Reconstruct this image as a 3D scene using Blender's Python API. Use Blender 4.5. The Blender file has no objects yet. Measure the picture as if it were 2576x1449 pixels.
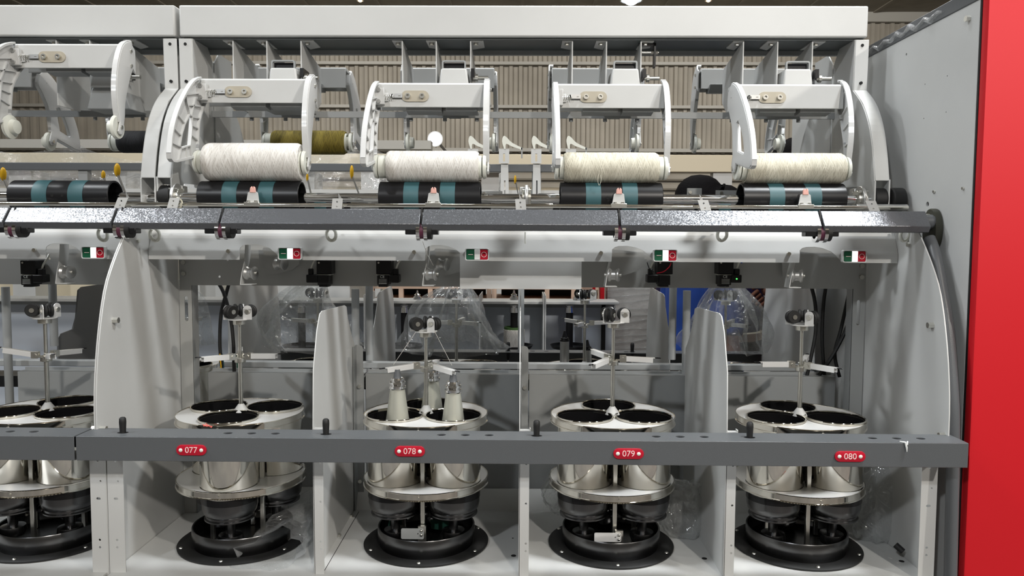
import bpy, bmesh, math, random
from math import sin, cos, pi, radians, sqrt
from mathutils import Vector, Matrix, noise
random.seed(7)
SC = bpy.context.scene
COL = SC.collection
IW, IH, FPX = 2576, 1449, 1920.0
CZ = 1.45
YAW, PITCH, ROLL = radians(.658), radians(3.7186), radians(.277)
# ------------------------------------------------------------------ camera
_f = Vector((-sin(YAW)*cos(PITCH), cos(YAW)*cos(PITCH), -sin(PITCH)))
_r0 = _f.cross(Vector((0, 0, 1))).normalized(); _u0 = _r0.cross(_f)
_r = _r0*cos(ROLL)+_u0*sin(ROLL); _u = -_r0*sin(ROLL)+_u0*cos(ROLL)
cam = bpy.data.cameras.new('camera'); camo = bpy.data.objects.new('camera', cam); COL.objects.link(camo)
cam.sensor_width = 36; cam.lens = FPX/IW*36; cam.clip_start = .05; cam.clip_end = 200
M = Matrix((_r, _u, -_f)).transposed().to_4x4(); M.translation = Vector((0, 0, CZ)); camo.matrix_world = M
SC.camera = camo
def ray(px, py): return _f+_r*((px-IW/2)/FPX)-_u*((py-IH/2)/FPX)
def at(px, py, Y):
    d = ray(px, py); p = d*(Y/d.y); p.z += CZ; return p
def atx(px, py, X):
    d = ray(px, py); p = d*(X/d.x); p.z += CZ; return (p.y, p.z)
def zz(px, py, Y): return at(px, py, Y).z
def xx(px, py, Y): return at(px, py, Y).x
# ------------------------------------------------------------------ view, world, lights
SC.view_settings.view_transform = 'Standard'; SC.view_settings.look = 'None'
SC.view_settings.gamma = 1; SC.view_settings.use_curve_mapping = False
SC.view_settings.exposure = -1.08
wd = bpy.data.worlds.new('hall'); SC.world = wd; wd.use_nodes = True
nt = wd.node_tree; nt.nodes.clear()
wo = nt.nodes.new('ShaderNodeOutputWorld'); bg = nt.nodes.new('ShaderNodeBackground'); nt.links.new(bg.outputs[0], wo.inputs[0])
tc = nt.nodes.new('ShaderNodeTexCoord'); wv = nt.nodes.new('ShaderNodeTexWave'); wv.bands_direction = 'X'
wv.inputs['Scale'].default_value = 4.2; wv.inputs['Distortion'].default_value = 2.5; wv.inputs['Detail'].default_value = 1
nt.links.new(tc.outputs['Generated'], wv.inputs['Vector'])
cr = nt.nodes.new('ShaderNodeValToRGB'); cr.color_ramp.elements[0].color = (.02, .018, .016, 1); cr.color_ramp.elements[1].color = (.95, .86, .7, 1)  # made-up dark and cream bands, added for the reflections in the steel
cr.color_ramp.elements[0].position = .25; cr.color_ramp.elements[1].position = .6
nt.links.new(wv.outputs['Fac'], cr.inputs['Fac']); nt.links.new(cr.outputs[0], bg.inputs[0]); bg.inputs[1].default_value = .47
def lamp(name, loc, tgt, power, size, color=(1, 1, 1), shape='DISK', spread=180):
    l = bpy.data.lights.new(name, 'AREA'); l.energy = power; l.shape = shape; l.size = size; l.color = color; l.spread = radians(spread)
    o = bpy.data.objects.new(name, l); COL.objects.link(o); o.location = loc
    o.rotation_euler = (Vector(tgt)-Vector(loc)).to_track_quat('-Z', 'Y').to_euler(); return o
lamp('high_bay_and_fill_lamp', (1.9, -4.6, 4.75), (0, 1.7, 1.2), 430, .22, (1, .95, .88))
lamp('high_bay_and_fill_lamp', (-3.0, -4.4, 5.1), (0, 1.7, 1.2), 300, .3, (.92, .96, 1))
lamp('high_bay_and_fill_lamp', (-5.5, 1.0, 4.9), (0, 1.7, 1.2), 200, .35, (.92, .96, 1))
lamp('high_bay_and_fill_lamp', (2.0, .78, 5.1), (.6, 1.53, 1.49), 34, .6, (.95, .98, 1), 'DISK', 50)
lamp('high_bay_and_fill_lamp', (-3.4, .78, 5.1), (-1.0, 1.53, 1.49), 16, .5, (.95, .98, 1), 'DISK', 50)
lamp('high_bay_and_fill_lamp', (4.6, -2.6, 4.4), (-.5, 1.7, 1.2), 300, .22, (1, .94, .86))
lamp('high_bay_and_fill_lamp', (-.6, 2.3, 5.1), (-.3, 3.3, 1.0), 110, .5, (.93, .97, 1))  # fill lamp added to brighten the next machine's pale panels
lamp('high_bay_and_fill_lamp', (4.0, 7.5, 5.2), (2, 14, 3), 400, .5, (1, .95, .86))  # fill lamp added to brighten the right of the back wall
lamp('high_bay_and_fill_lamp', (-4.0, 7.5, 5.2), (-2, 14, 3), 400, .5, (1, .95, .86))  # fill lamp added to brighten the left of the back wall
lamp('high_bay_and_fill_lamp', (.5, 5.0, 5.2), (.3, 5.0, 0), 120, .5, (1, .97, .92))
# ------------------------------------------------------------------ mesh helpers
def xyz(axis, u, v, w):
    return (w, u, v) if axis == 'x' else (u, w, v) if axis == 'y' else (u, v, w)
class MB:
    def __init__(s): s.v = []; s.f = []
    def add(s, vs, fs):
        n = len(s.v); s.v += [tuple(p) for p in vs]; s.f += [tuple(i+n for i in f) for f in fs]; return s
    def box(s, x0, x1, y0, y1, z0, z1):
        return s.add([(x0,y0,z0),(x1,y0,z0),(x1,y1,z0),(x0,y1,z0),(x0,y0,z1),(x1,y0,z1),(x1,y1,z1),(x0,y1,z1)],
                     [(0,3,2,1),(4,5,6,7),(0,1,5,4),(1,2,6,5),(2,3,7,6),(3,0,4,7)])
    def bar(s, p0, p1, w, h, up=(0, 0, 1)):
        p0 = Vector(p0); p1 = Vector(p1); d = (p1-p0).normalized(); a = d.cross(Vector(up))
        if a.length < 1e-4: a = d.cross(Vector((0, 1, 0)))
        a.normalize(); b = a.cross(d)
        a = a*w/2; b = b*h/2
        return s.add([p0-a-b, p0+a-b, p0+a+b, p0-a+b, p1-a-b, p1+a-b, p1+a+b, p1-a+b],
                     [(0,1,2,3),(4,7,6,5),(0,4,5,1),(1,5,6,2),(2,6,7,3),(3,7,4,0)])
    def prism(s, pts, axis, a, b):
        n = len(pts)
        return s.add([xyz(axis, u, v, a) for u, v in pts]+[xyz(axis, u, v, b) for u, v in pts],
                     [tuple(range(n-1, -1, -1)), tuple(range(n, 2*n))]+[(i, (i+1) % n, n+(i+1) % n, n+i) for i in range(n)])
    def sheet(s, pts, axis, a, b, t):
        """thin folded sheet following an open 2d profile"""
        P = [Vector(p) for p in pts]; L = []; R = []
        for i, p in enumerate(P):
            d = (P[min(i+1, len(P)-1)]-P[max(i-1, 0)]).normalized(); nn = Vector((-d.y, d.x))*t/2
            L.append(tuple(p+nn)); R.append(tuple(p-nn))
        for i in range(len(P)-1):
            s.prism([L[i], L[i+1], R[i+1], R[i]], axis, a, b)
        return s
    def lathe(s, prof, c=(0, 0, 0), ax=(0, 0, 1), n=32, closed=False):
        c = Vector(c); w = Vector(ax).normalized(); a = w.orthogonal().normalized(); b = w.cross(a)
        if abs(w.z) > .99: a = Vector((1, 0, 0)); b = Vector((0, 1, 0))*(1 if w.z > 0 else -1)
        vs = []; fs = []; m = len(prof)
        for i in range(n):
            t = 2*pi*i/n; d = a*cos(t)+b*sin(t)
            for r, z in prof: vs.append(c+d*r+w*z)
        for i in range(n):
            j = (i+1) % n
            for k in range(m-1 if not closed else m):
                k2 = (k+1) % m
                fs.append((i*m+k, j*m+k, j*m+k2, i*m+k2))
        if not closed:
            if prof[0][0] > 1e-6: fs.append(tuple(i*m for i in range(n-1, -1, -1)))
            if prof[-1][0] > 1e-6: fs.append(tuple(i*m+m-1 for i in range(n)))
        return s.add(vs, fs)
    def cyl(s, p0, p1, r, r2=None, n=20):
        p0 = Vector(p0); p1 = Vector(p1); return s.lathe([(r, 0), (r if r2 is None else r2, (p1-p0).length)], p0, p1-p0, n)
    def pipe(s, c, ax, r, ri, L, n=32):
        return s.lathe([(ri, 0), (r, 0), (r, L), (ri, L)], c, ax, n, closed=True)
    def tube(s, pts, r, n=8):
        P = [Vector(p) for p in pts]; vs = []; fs = []; m = len(P); a = None
        for i, p in enumerate(P):
            d = (P[min(i+1, m-1)]-P[max(i-1, 0)]).normalized()
            a = d.orthogonal() if a is None else (a-d*a.dot(d))
            a.normalize(); b = d.cross(a); rr = r[i] if isinstance(r, (list, tuple)) else r
            for k in range(n): vs.append(p+(a*cos(2*pi*k/n)+b*sin(2*pi*k/n))*rr)
        for i in range(m-1):
            for k in range(n): fs.append((i*n+k, i*n+(k+1) % n, (i+1)*n+(k+1) % n, (i+1)*n+k))
        fs += [tuple(range(n-1, -1, -1)), tuple((m-1)*n+k for k in range(n))]
        return s.add(vs, fs)
    def plate(s, outer, holes, axis, a, b, bev=0.0):
        cu = bpy.data.curves.new('tmp', 'CURVE'); cu.dimensions = '2D'; cu.fill_mode = 'BOTH'
        for pl in [outer]+list(holes):
            sp = cu.splines.new('POLY'); sp.points.add(len(pl)-1); sp.use_cyclic_u = True
            for i, (x, y) in enumerate(pl): sp.points[i].co = (x, y, 0, 1)
        cu.extrude = max(abs(b-a)/2-bev, 1e-5)
        if bev: cu.bevel_depth = bev; cu.bevel_resolution = 1; cu.offset = -bev
        o = bpy.data.objects.new('tmp', cu); me = bpy.data.meshes.new_from_object(o)
        mid = (a+b)/2
        s.add([xyz(axis, q.co.x, q.co.y, mid+q.co.z) for q in me.vertices], [tuple(p.vertices) for p in me.polygons])
        bpy.data.objects.remove(o); bpy.data.curves.remove(cu); bpy.data.meshes.remove(me); return s
    def sphere(s, c, r, n=16, sc=(1, 1, 1)):
        bm = bmesh.new(); bmesh.ops.create_uvsphere(bm, u_segments=n, v_segments=max(6, n//2), radius=r)
        vs = [(c[0]+q.co.x*sc[0], c[1]+q.co.y*sc[1], c[2]+q.co.z*sc[2]) for q in bm.verts]
        fs = [tuple(v.index for v in f.verts) for f in bm.faces]; bm.free(); return s.add(vs, fs)
    def build(s, name, mat, parent=None, bevel=0, ang=35, weld=1e-5, smooth=True):
        me = bpy.data.meshes.new(name)
        off = Vector(parent['_org']) if parent is not None and '_org' in parent else Vector((0, 0, 0))
        me.from_pydata([tuple(Vector(v)-off) for v in s.v], [], s.f)
        bm = bmesh.new(); bm.from_mesh(me); bmesh.ops.remove_doubles(bm, verts=bm.verts, dist=weld)
        bmesh.ops.recalc_face_normals(bm, faces=bm.faces); bm.to_mesh(me); bm.free()
        if smooth:
            me.shade_smooth(); me.set_sharp_from_angle(angle=radians(ang))
        me.materials.append(mat)
        o = bpy.data.objects.new(name, me); COL.objects.link(o)
        if parent is not None: o.parent = parent; o['_org'] = tuple(off)
        else: o['_org'] = (0, 0, 0)
        if bevel:
            m = o.modifiers.new('bevel', 'BEVEL'); m.width = bevel; m.segments = 2; m.limit_method = 'ANGLE'; m.angle_limit = radians(50)
        return o
def tag(o, label=None, cat=None, group=None, kind=None):
    if label: o['label'] = label
    if cat: o['category'] = cat
    if group: o['group'] = group
    if kind: o['kind'] = kind
    return o
def thing(name, loc, label, cat, group=None):
    o = bpy.data.objects.new(name, None); COL.objects.link(o); o.location = loc; o.empty_display_size = .02
    o['_org'] = tuple(loc); return tag(o, label, cat, group)
def solo(mb, name, mat, label, cat, group=None, bevel=0, kind=None, **k):
    """a thing that is one mesh, its origin at its own centre bottom"""
    xs = [v[0] for v in mb.v]; ys = [v[1] for v in mb.v]; zs = [v[2] for v in mb.v]
    c = Vector(((min(xs)+max(xs))/2, (min(ys)+max(ys))/2, min(zs)))
    mb.v = [tuple(Vector(v)-c) for v in mb.v]
    o = mb.build(name, mat, None, bevel, **k); o.location = c; o['_org'] = tuple(c); return tag(o, label, cat, group, kind)
def copy_tree(o, parent=None):
    c = o.copy(); COL.objects.link(c)
    if parent is not None: c.parent = parent
    for ch in list(o.children): copy_tree(ch, c)
    return c
MID = 1.935
def dup(o, label, dx=0, dz=0, back=False, group=None, rx=0, name=None):
    c = copy_tree(o); l = Vector(o['_org'])
    if back:
        c.location = (-l.x+dx, 2*MID-l.y, l.z+dz); c.rotation_euler = (-rx, 0, pi)
        c.rotation_euler = (Matrix.Rotation(pi, 3, 'Z') @ Matrix.Rotation(rx, 3, 'X')).to_euler()
    else:
        c.location = (l.x+dx, l.y, l.z+dz); c.rotation_euler = (rx, 0, 0)
    c['label'] = label
    if group: c['group'] = group
    return c
def circ(cx, cy, r, n=24, ry=None):
    return [(cx+r*cos(2*pi*i/n), cy+(ry or r)*sin(2*pi*i/n)) for i in range(n)]
def stadium(cx, cy, L, h, n=8):
    r = h/2; a = L/2-r; P = []
    for i in range(n+1): t = -pi/2+pi*i/n; P.append((cx+a+r*cos(t), cy+r*sin(t)))
    for i in range(n+1): t = pi/2+pi*i/n; P.append((cx-a+r*cos(t), cy+r*sin(t)))
    return P
def rrect(x0, x1, y0, y1, r, n=4):
    P = []
    for cx, cy, a in ((x1-r, y0+r, -pi/2), (x1-r, y1-r, 0), (x0+r, y1-r, pi/2), (x0+r, y0+r, pi)):
        for i in range(n+1): t = a+pi/2*i/n; P.append((cx+r*cos(t), cy+r*sin(t)))
    return P
def smooth_line(P, k=4):
    """Catmull-Rom through the points"""
    P = [Vector(p) for p in P]; out = []
    for i in range(len(P)-1):
        a = P[max(i-1, 0)]; b = P[i]; c = P[i+1]; d = P[min(i+2, len(P)-1)]
        for j in range(k):
            t = j/k; out.append(.5*((2*b)+(c-a)*t+(2*a-5*b+4*c-d)*t*t+(-a+3*b-3*c+d)*t**3))
    out.append(P[-1]); return [tuple(p) for p in out]
# ------------------------------------------------------------------ materials
def mat(name, col, rough=.5, metal=0, spec=None, bump=None, noise_col=None, trans=0, emis=None, coat=0, aniso=0):
    m = bpy.data.materials.new(name); m.use_nodes = True; n = m.node_tree; b = n.nodes['Principled BSDF']
    b.inputs['Base Color'].default_value = (*col, 1); b.inputs['Roughness'].default_value = rough; b.inputs['Metallic'].default_value = metal
    if spec is not None: b.inputs['Specular IOR Level'].default_value = spec
    if trans: b.inputs['Transmission Weight'].default_value = trans
    if coat: b.inputs['Coat Weight'].default_value = coat; b.inputs['Coat Roughness'].default_value = .1
    if aniso: b.inputs['Anisotropic'].default_value = aniso
    if emis: b.inputs['Emission Color'].default_value = (*emis[0], 1); b.inputs['Emission Strength'].default_value = emis[1]
    t = n.nodes.new('ShaderNodeTexCoord')
    if bump:
        x = n.nodes.new('ShaderNodeTexNoise'); x.inputs['Scale'].default_value = bump[0]; x.inputs['Detail'].default_value = 2
        n.links.new(t.outputs['Object'], x.inputs['Vector'])
        k = n.nodes.new('ShaderNodeBump'); k.inputs['Strength'].default_value = bump[1]; k.inputs['Distance'].default_value = bump[2]
        n.links.new(x.outputs['Fac'], k.inputs['Height']); n.links.new(k.outputs[0], b.inputs['Normal'])
    if noise_col:
        x = n.nodes.new('ShaderNodeTexNoise'); x.inputs['Scale'].default_value = noise_col[1]; x.inputs['Detail'].default_value = 4
        n.links.new(t.outputs['Object'], x.inputs['Vector'])
        r = n.nodes.new('ShaderNodeValToRGB'); r.color_ramp.elements[0].color = (*noise_col[0], 1); r.color_ramp.elements[1].color = (*col, 1)
        r.color_ramp.elements[0].position = .35; r.color_ramp.elements[1].position = .65
        n.links.new(x.outputs['Fac'], r.inputs['Fac']); n.links.new(r.outputs[0], b.inputs['Base Color'])
    return m
m_white = mat('light_grey_powder_coat', (.56, .565, .555), .42, bump=(900, .12, .0006), noise_col=((.53, .535, .525), 6))
m_grey = mat('grey_powder_coat', (.29, .30, .30), .45, bump=(900, .12, .0006), noise_col=((.27, .28, .28), 5))
m_cast = mat('cast_painted_aluminium', (.60, .605, .60), .36, bump=(350, .15, .0008))
m_black = mat('black_plastic', (.009, .009, .010), .34, spec=.3)
m_lin = mat('added_black_cup_inside', (.02, .02, .021), .16, metal=.6)  # for the added layer that blackens the cup interiors
m_rubber = mat('black_rubber', (.005, .005, .005), .6)
m_dsteel = mat('dark_blackened_steel', (.13, .13, .132), .27, metal=1, bump=(60, .1, .0006))
m_steel = mat('polished_stainless', (.80, .77, .70), .07, metal=1, bump=(25, .04, .001))
m_plate = mat('bright_steel_plate', (.88, .88, .87), .3, metal=.45)
m_chrome = mat('chrome', (.86, .86, .86), .07, metal=1)
m_zinc = mat('zinc_plated_steel', (.72, .71, .66), .28, metal=1)
m_alu = mat('cast_aluminium', (.55, .55, .54), .38, metal=.9)
m_teal = mat('teal_rubber_band', (.03, .092, .105), .5)
m_dark = mat('slate_grey_paint', (.092, .098, .104), .38, bump=(700, .3, .0006))
m_red = mat('red_gloss_paint', (.56, .010, .017), .5, spec=.25)
m_redl = mat('red_label_plastic', (.45, .004, .022), .35)
m_ltxt = mat('pale_pink_lettering', (.85, .62, .6), .5)
m_green = mat('green_plastic', (.005, .10, .045), .4)
m_felt = mat('dark_green_felt', (.004, .05, .03), .8)
m_cream = mat('cream_paint', (.70, .62, .46), .5)
m_yel = mat('yellow_plastic', (.90, .50, .01), .4)
m_under = mat('dark_teal_grey', (.085, .095, .097), .5)  # darker tone for the beam underside
m_dgrey = mat('dark_grey_paint', (.13, .132, .132), .5)
m_wshade = mat('shaded_light_grey_coat', (.38, .385, .375), .45, bump=(900, .12, .0006))  # same coat as m_white, with the shade behind the panel in its colour
m_hole = mat('dark_opening', (.006, .006, .006), .9)
m_nylon = mat('white_nylon', (.72, .73, .66), .35)
m_pink = mat('pink_ceramic', (.75, .42, .36), .3)
m_burg = mat('burgundy_belt', (.09, .015, .04), .5)
m_brz = mat('olive_casting', (.06, .06, .045), .45, metal=.4)
m_wood = mat('pale_pine', (.62, .44, .33), .6)
m_conc = mat('concrete', (.20, .19, .18), .6, noise_col=((.13, .125, .12), 1.5))
m_beige = mat('beige_label_plate', (.42, .38, .30), .4)
m_on = mat('lit_lens', (.9, .9, .9), .3, emis=((1, 1, .97), 3.0))
m_off = mat('unlit_lens', (.75, .77, .74), .25)
m_led = mat('green_led', (.05, .5, .05), .3, emis=((.1, 1, .15), 4.0))
m_wlamp = mat('lamp_lens', (1, 1, 1), .3, emis=((.85, .93, 1), 42))
m_line = mat('white_marking', (.7, .72, .7), .5)
m_skin = mat('brown_skin', (.27, .12, .075), .5)
m_hair = mat('black_hair', (.004, .0035, .004), .8, spec=.1, bump=(160, .6, .004))
m_blue = mat('royal_blue_cotton', (.006, .045, .26), .8)
m_navy = mat('navy_purple_cotton', (.025, .018, .085), .85)
m_trous = mat('brown_denim', (.055, .045, .04), .85)
m_hem = mat('cream_cotton', (.75, .68, .5), .85)
m_card = mat('brown_cardboard', (.26, .18, .13), .75, noise_col=((.22, .155, .11), 3))
def yarn(name, col, col2):
    m = mat(name, col, .8); n = m.node_tree; b = n.nodes['Principled BSDF']; t = n.nodes.new('ShaderNodeTexCoord'); hs = []
    for rot, sc in ((.30, 420), (-.34, 420)):
        mp = n.nodes.new('ShaderNodeMapping'); mp.inputs['Rotation'].default_value = (0, rot, 0); n.links.new(t.outputs['Object'], mp.inputs['Vector'])
        m2 = n.nodes.new('ShaderNodeMapping'); m2.inputs['Scale'].default_value = (sc, 30, 30); n.links.new(mp.outputs[0], m2.inputs['Vector'])
        w = n.nodes.new('ShaderNodeTexNoise'); w.inputs['Scale'].default_value = 1; w.inputs['Detail'].default_value = 2; w.inputs['Distortion'].default_value = .3
        n.links.new(m2.outputs[0], w.inputs['Vector']); hs.append(w.outputs['Fac'])
    mx = n.nodes.new('ShaderNodeMath'); mx.operation = 'MAXIMUM'; n.links.new(hs[0], mx.inputs[0]); n.links.new(hs[1], mx.inputs[1])
    k = n.nodes.new('ShaderNodeBump'); k.inputs['Strength'].default_value = .9; k.inputs['Distance'].default_value = .002
    n.links.new(mx.outputs[0], k.inputs['Height']); n.links.new(k.outputs[0], b.inputs['Normal'])
    r = n.nodes.new('ShaderNodeValToRGB'); r.color_ramp.elements[0].color = (*col2, 1); r.color_ramp.elements[1].color = (*col, 1)
    r.color_ramp.elements[0].position = .42; r.color_ramp.elements[1].position = .62
    n.links.new(mx.outputs[0], r.inputs['Fac']); n.links.new(r.outputs[0], b.inputs['Base Color']); return m
m_yarnw = yarn('white_yarn', (.72, .70, .66), (.54, .51, .47))
m_yarnc = yarn('cream_yarn', (.66, .63, .52), (.46, .43, .34))
m_yarno = yarn('olive_yarn', (.22, .17, .02), (.12, .09, .01))
m_yarnk = yarn('black_yarn', (.012, .012, .014), (.004, .004, .005))
m_bob = mat('wound_pale_yarn', (.52, .52, .45), .32, metal=.45)
def flake():
    m = mat('metallic_flake_slate', (.125, .13, .14), .27, metal=.45); n = m.node_tree; b = n.nodes['Principled BSDF']; t = n.nodes.new('ShaderNodeTexCoord')
    v = n.nodes.new('ShaderNodeTexVoronoi'); v.inputs['Scale'].default_value = 620; n.links.new(t.outputs['Object'], v.inputs['Vector'])
    a = n.nodes.new('ShaderNodeVectorMath'); a.operation = 'SUBTRACT'; a.inputs[1].default_value = (.5, .5, .5); n.links.new(v.outputs['Color'], a.inputs[0])
    c = n.nodes.new('ShaderNodeVectorMath'); c.operation = 'SCALE'; c.inputs['Scale'].default_value = .17; n.links.new(a.outputs[0], c.inputs[0])
    g = n.nodes.new('ShaderNodeNewGeometry'); d = n.nodes.new('ShaderNodeVectorMath'); d.operation = 'ADD'; n.links.new(g.outputs['Normal'], d.inputs[0]); n.links.new(c.outputs[0], d.inputs[1])
    e = n.nodes.new('ShaderNodeVectorMath'); e.operation = 'NORMALIZE'; n.links.new(d.outputs[0], e.inputs[0]); n.links.new(e.outputs[0], b.inputs['Normal']); return m
m_flake = flake()
def film():
    m = bpy.data.materials.new('clear_plastic_film'); m.use_nodes = True; n = m.node_tree; n.nodes.clear()
    o = n.nodes.new('ShaderNodeOutputMaterial'); tr = n.nodes.new('ShaderNodeBsdfTransparent'); tr.inputs[0].default_value = (.93, .94, .94, 1)
    g = n.nodes.new('ShaderNodeBsdfGlossy'); g.inputs['Roughness'].default_value = .14; g.inputs[0].default_value = (1, 1, 1, 1)
    d = n.nodes.new('ShaderNodeBsdfDiffuse'); d.inputs[0].default_value = (.85, .86, .86, 1)
    t = n.nodes.new('ShaderNodeTexCoord'); x = n.nodes.new('ShaderNodeTexNoise'); x.inputs['Scale'].default_value = 22; x.inputs['Detail'].default_value = 3; x.inputs['Distortion'].default_value = 1.4
    n.links.new(t.outputs['Object'], x.inputs['Vector']); k = n.nodes.new('ShaderNodeBump'); k.inputs['Strength'].default_value = 1; k.inputs['Distance'].default_value = .02
    n.links.new(x.outputs['Fac'], k.inputs['Height']); n.links.new(k.outputs[0], g.inputs['Normal'])
    a = n.nodes.new('ShaderNodeMixShader'); a.inputs[0].default_value = .45; n.links.new(d.outputs[0], a.inputs[1]); n.links.new(g.outputs[0], a.inputs[2])
    lw = n.nodes.new('ShaderNodeLayerWeight'); lw.inputs[0].default_value = .35; n.links.new(k.outputs[0], lw.inputs['Normal'])
    mm = n.nodes.new('ShaderNodeMapRange'); mm.inputs['To Min'].default_value = .14; mm.inputs['To Max'].default_value = .45; n.links.new(lw.outputs['Facing'], mm.inputs['Value'])
    s = n.nodes.new('ShaderNodeMixShader'); n.links.new(mm.outputs[0], s.inputs[0]); n.links.new(tr.outputs[0], s.inputs[1]); n.links.new(a.outputs[0], s.inputs[2])
    n.links.new(s.outputs[0], o.inputs[0]); return m
m_film = film()
m_wall = mat('ribbed_sheet_cladding', (.40, .37, .32), .6, noise_col=((.31, .285, .245), 1.2))
m_girt = mat('pale_steel_girt', (.42, .41, .38), .5)
m_ceil = mat('ceiling_board', (.30, .27, .22), .8, noise_col=((.24, .22, .18), 3))
m_pale = mat('pale_blue_grey_panel', (.50, .54, .60), .45)
m_grayw = mat('stretch_wrapped_white', (.55, .53, .50), .35, bump=(30, .6, .006))
# ------------------------------------------------------------------ key planes (metres)
C = [-.602, -.202, .198, .598]; CL = -1.022
PL = ['077', '078', '079', '080']
BAY = ['first bay, 077', 'second bay, 078', 'third bay, 079', 'last bay, 080']
ZF = CZ-.6597           # bay floor
YR, YP, YPOT, YC, YD, YCR, YBK, YS, YBM, YBP, YLP = 1.37, 1.455, 1.62, 1.636, 1.712, 1.74, 1.837, 1.535, 1.81, 1.78, 1.85
EX = .805
SEC = .817
# ------------------------------------------------------------------ the hall
f = MB().box(-14, 14, -9, 14.2, -.12, 0); o = f.build('floor', m_conc); tag(o, kind='structure')
WY = 14.0; P = []; x = -13.0; pitch = .175; zt = zz(2260, 51, WY); zb = zz(1000, 384, WY)
while x < 13:
    P += [(x, WY), (x+.055, WY), (x+.075, WY+.05), (x+.155, WY+.05)]; x += pitch
w = MB(); w.sheet(P, 'z', zb, zt, .004); w.box(-13, 13, WY+.08, WY+.12, 0, zt)
tag(w.build('wall_back', m_wall, smooth=False), kind='structure')
tag(MB().box(-13, 13, WY-.1, WY-.02, zt-.05, zt+.12).build('trim_1', m_girt), kind='structure')
for i, (py, h) in enumerate(((158, .026), (267, .026), (376, .03))):
    z = zz(1100, py, WY-.1); tag(MB().box(-13, 13, WY-.1, WY-.03, z-h, z+h).build('trim_%d' % (i+2), m_girt), kind='structure')
w = MB()
for k in range(16):
    z = .3+k*.17
    if z+.1 < zb: w.prism([(WY, z), (WY-.03, z+.03), (WY-.03, z+.1), (WY, z+.13)], 'x', -13, 13)
tag(w.build('trim_5', m_wall), kind='structure')
c = MB().box(-14, 14, -9, WY+.2, zt+.12, zt+.2)
for k in range(-10, 11): c.box(k*1.25-.03, k*1.25+.03, -8.9, WY, zt+.10, zt+.13)
for k in range(18): c.box(-13, 13, 14-k*1.25-.03, 14-k*1.25+.03, zt+.095, zt+.13)
tag(c.build('ceiling', m_ceil), kind='structure')
def ceiling_lamp(p, r, label, m=None):
    t = thing('high_bay_light', p, label, 'lamp', 'hall lamps')
    MB().lathe([(r*.35, .16*r*5), (r*.5, .1*r*5), (r*.95, r*.3), (r, 0), (r*.9, 0), (r*.9, .02)], p, (0, 0, 1)).build('housing', m_alu, t)
    return t
p = at(1095, 350, 10.5)
t = thing('flood_light', p, 'round white flood light glowing in the distance above the 078 package', 'lamp')
MB().lathe([(.0, .07), (.06, .06), (.098, .02), (.105, -.02), (.09, -.02), (.09, 0)], p, (0, 1, 0)).build('housing', m_alu, t)
MB().sphere(p, .098, 20, (1, .35, 1)).build('lens', m_wlamp, t)
MB().tube([(p.x, p.y+.06, p.z), (p.x, WY-.02, p.z)], .02).build('wall_arm', m_dark, t)
for px, Yl, lb in ((1588, 9.0, 'bright white lamp at the ceiling above the middle of the long beam'), (906, 10.5, 'small warm lamp at the ceiling left of the picture centre'), (1782, 10.5, 'small warm lamp at the ceiling right of the bright one')):
    p = at(px, 2, Yl); r = .13 if Yl < 10 else .05
    t = thing('ceiling_lamp', p, lb, 'lamp')
    MB().lathe([(.01, .12), (r*.5, .1), (r, 0), (r*.9, 0), (r*.45, .08)], p).build('shade', m_alu, t)
    MB().sphere((p.x, p.y, p.z), r*.6, 14, (1, 1, .6)).build('lens', m_wlamp if Yl < 10 else mat('warm_lens', (1, .8, .6), .4, emis=((1, .7, .45), 5)), t)
    MB().tube([(p.x, p.y, p.z+.08), (p.x, p.y, zt+.12)], .008).build('stem', m_alu, t)
# ------------------------------------------------------------------ machine: headstock at the right end
HX = .85; HF = 1.444; HB = 2.436; HZ = CZ+.447
t = thing('headstock_cabinet', (1.2, MID, 0), 'tall red fronted gearbox cabinet with pale grey side wall at the right end', 'machine cabinet')
MB().plate([(HF+.014, .02), (HB, .02), (HB, HZ), (HF+.014, HZ)], [circ(*atx(2333, 514, HX), .0055), circ(*atx(1988+292, 137, HX), .003, 12), circ(*atx(2349, 486, HX), .002, 8)]+
           [circ(*atx(a, b, HX), .0016, 6) for a, b in ((2383, 191), (2327, 212), (2380, 282), (2324, 298))], 'x', HX, HX+.004).build('side_wall', m_white, t)
MB().box(HX+.006, 2.2, HF+.02, HB, .0, HZ-.004).build('core', m_hole, t)
r = MB().plate([(HX+.001, .04), (2.2, .04), (2.2, HZ+.01), (HX+.001, HZ+.01)], [], 'y', HF-.012, HF+.010, .004)
ro = r.build('red_front_door', m_red, t); tag(ro, label='glossy red front door')
b = MB().plate([(HX+.02, .04), (2.2, .04), (2.2, HZ), (HX+.02, HZ)], [], 'y', HB, HB+.03, .006).build('red_rear_door', m_red, t)
MB().box(HX-.002, 2.2, HF+.006, HB, HZ, HZ+.028).build('top_trim', m_dark, t, bevel=.002)
MB().box(HX+.001, HX+.006, HF+.009, HF+.014, .03, HZ+.02).build('corner_strip', m_rubber, t)
for a, b_ in ((2439, 47),):
    y, z = atx(a, b_, HX); MB().cyl((HX, y, z), (HX-.008, y, z), .006, n=6).build('bolt', m_zinc, t)
for a, b_ in ((2425, 474), (2352, 482)):
    y, z = atx(a, b_, HX); MB().cyl((HX, y, z), (HX-.004, y, z), .003, n=6).build('bolt', m_zinc, t)
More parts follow.
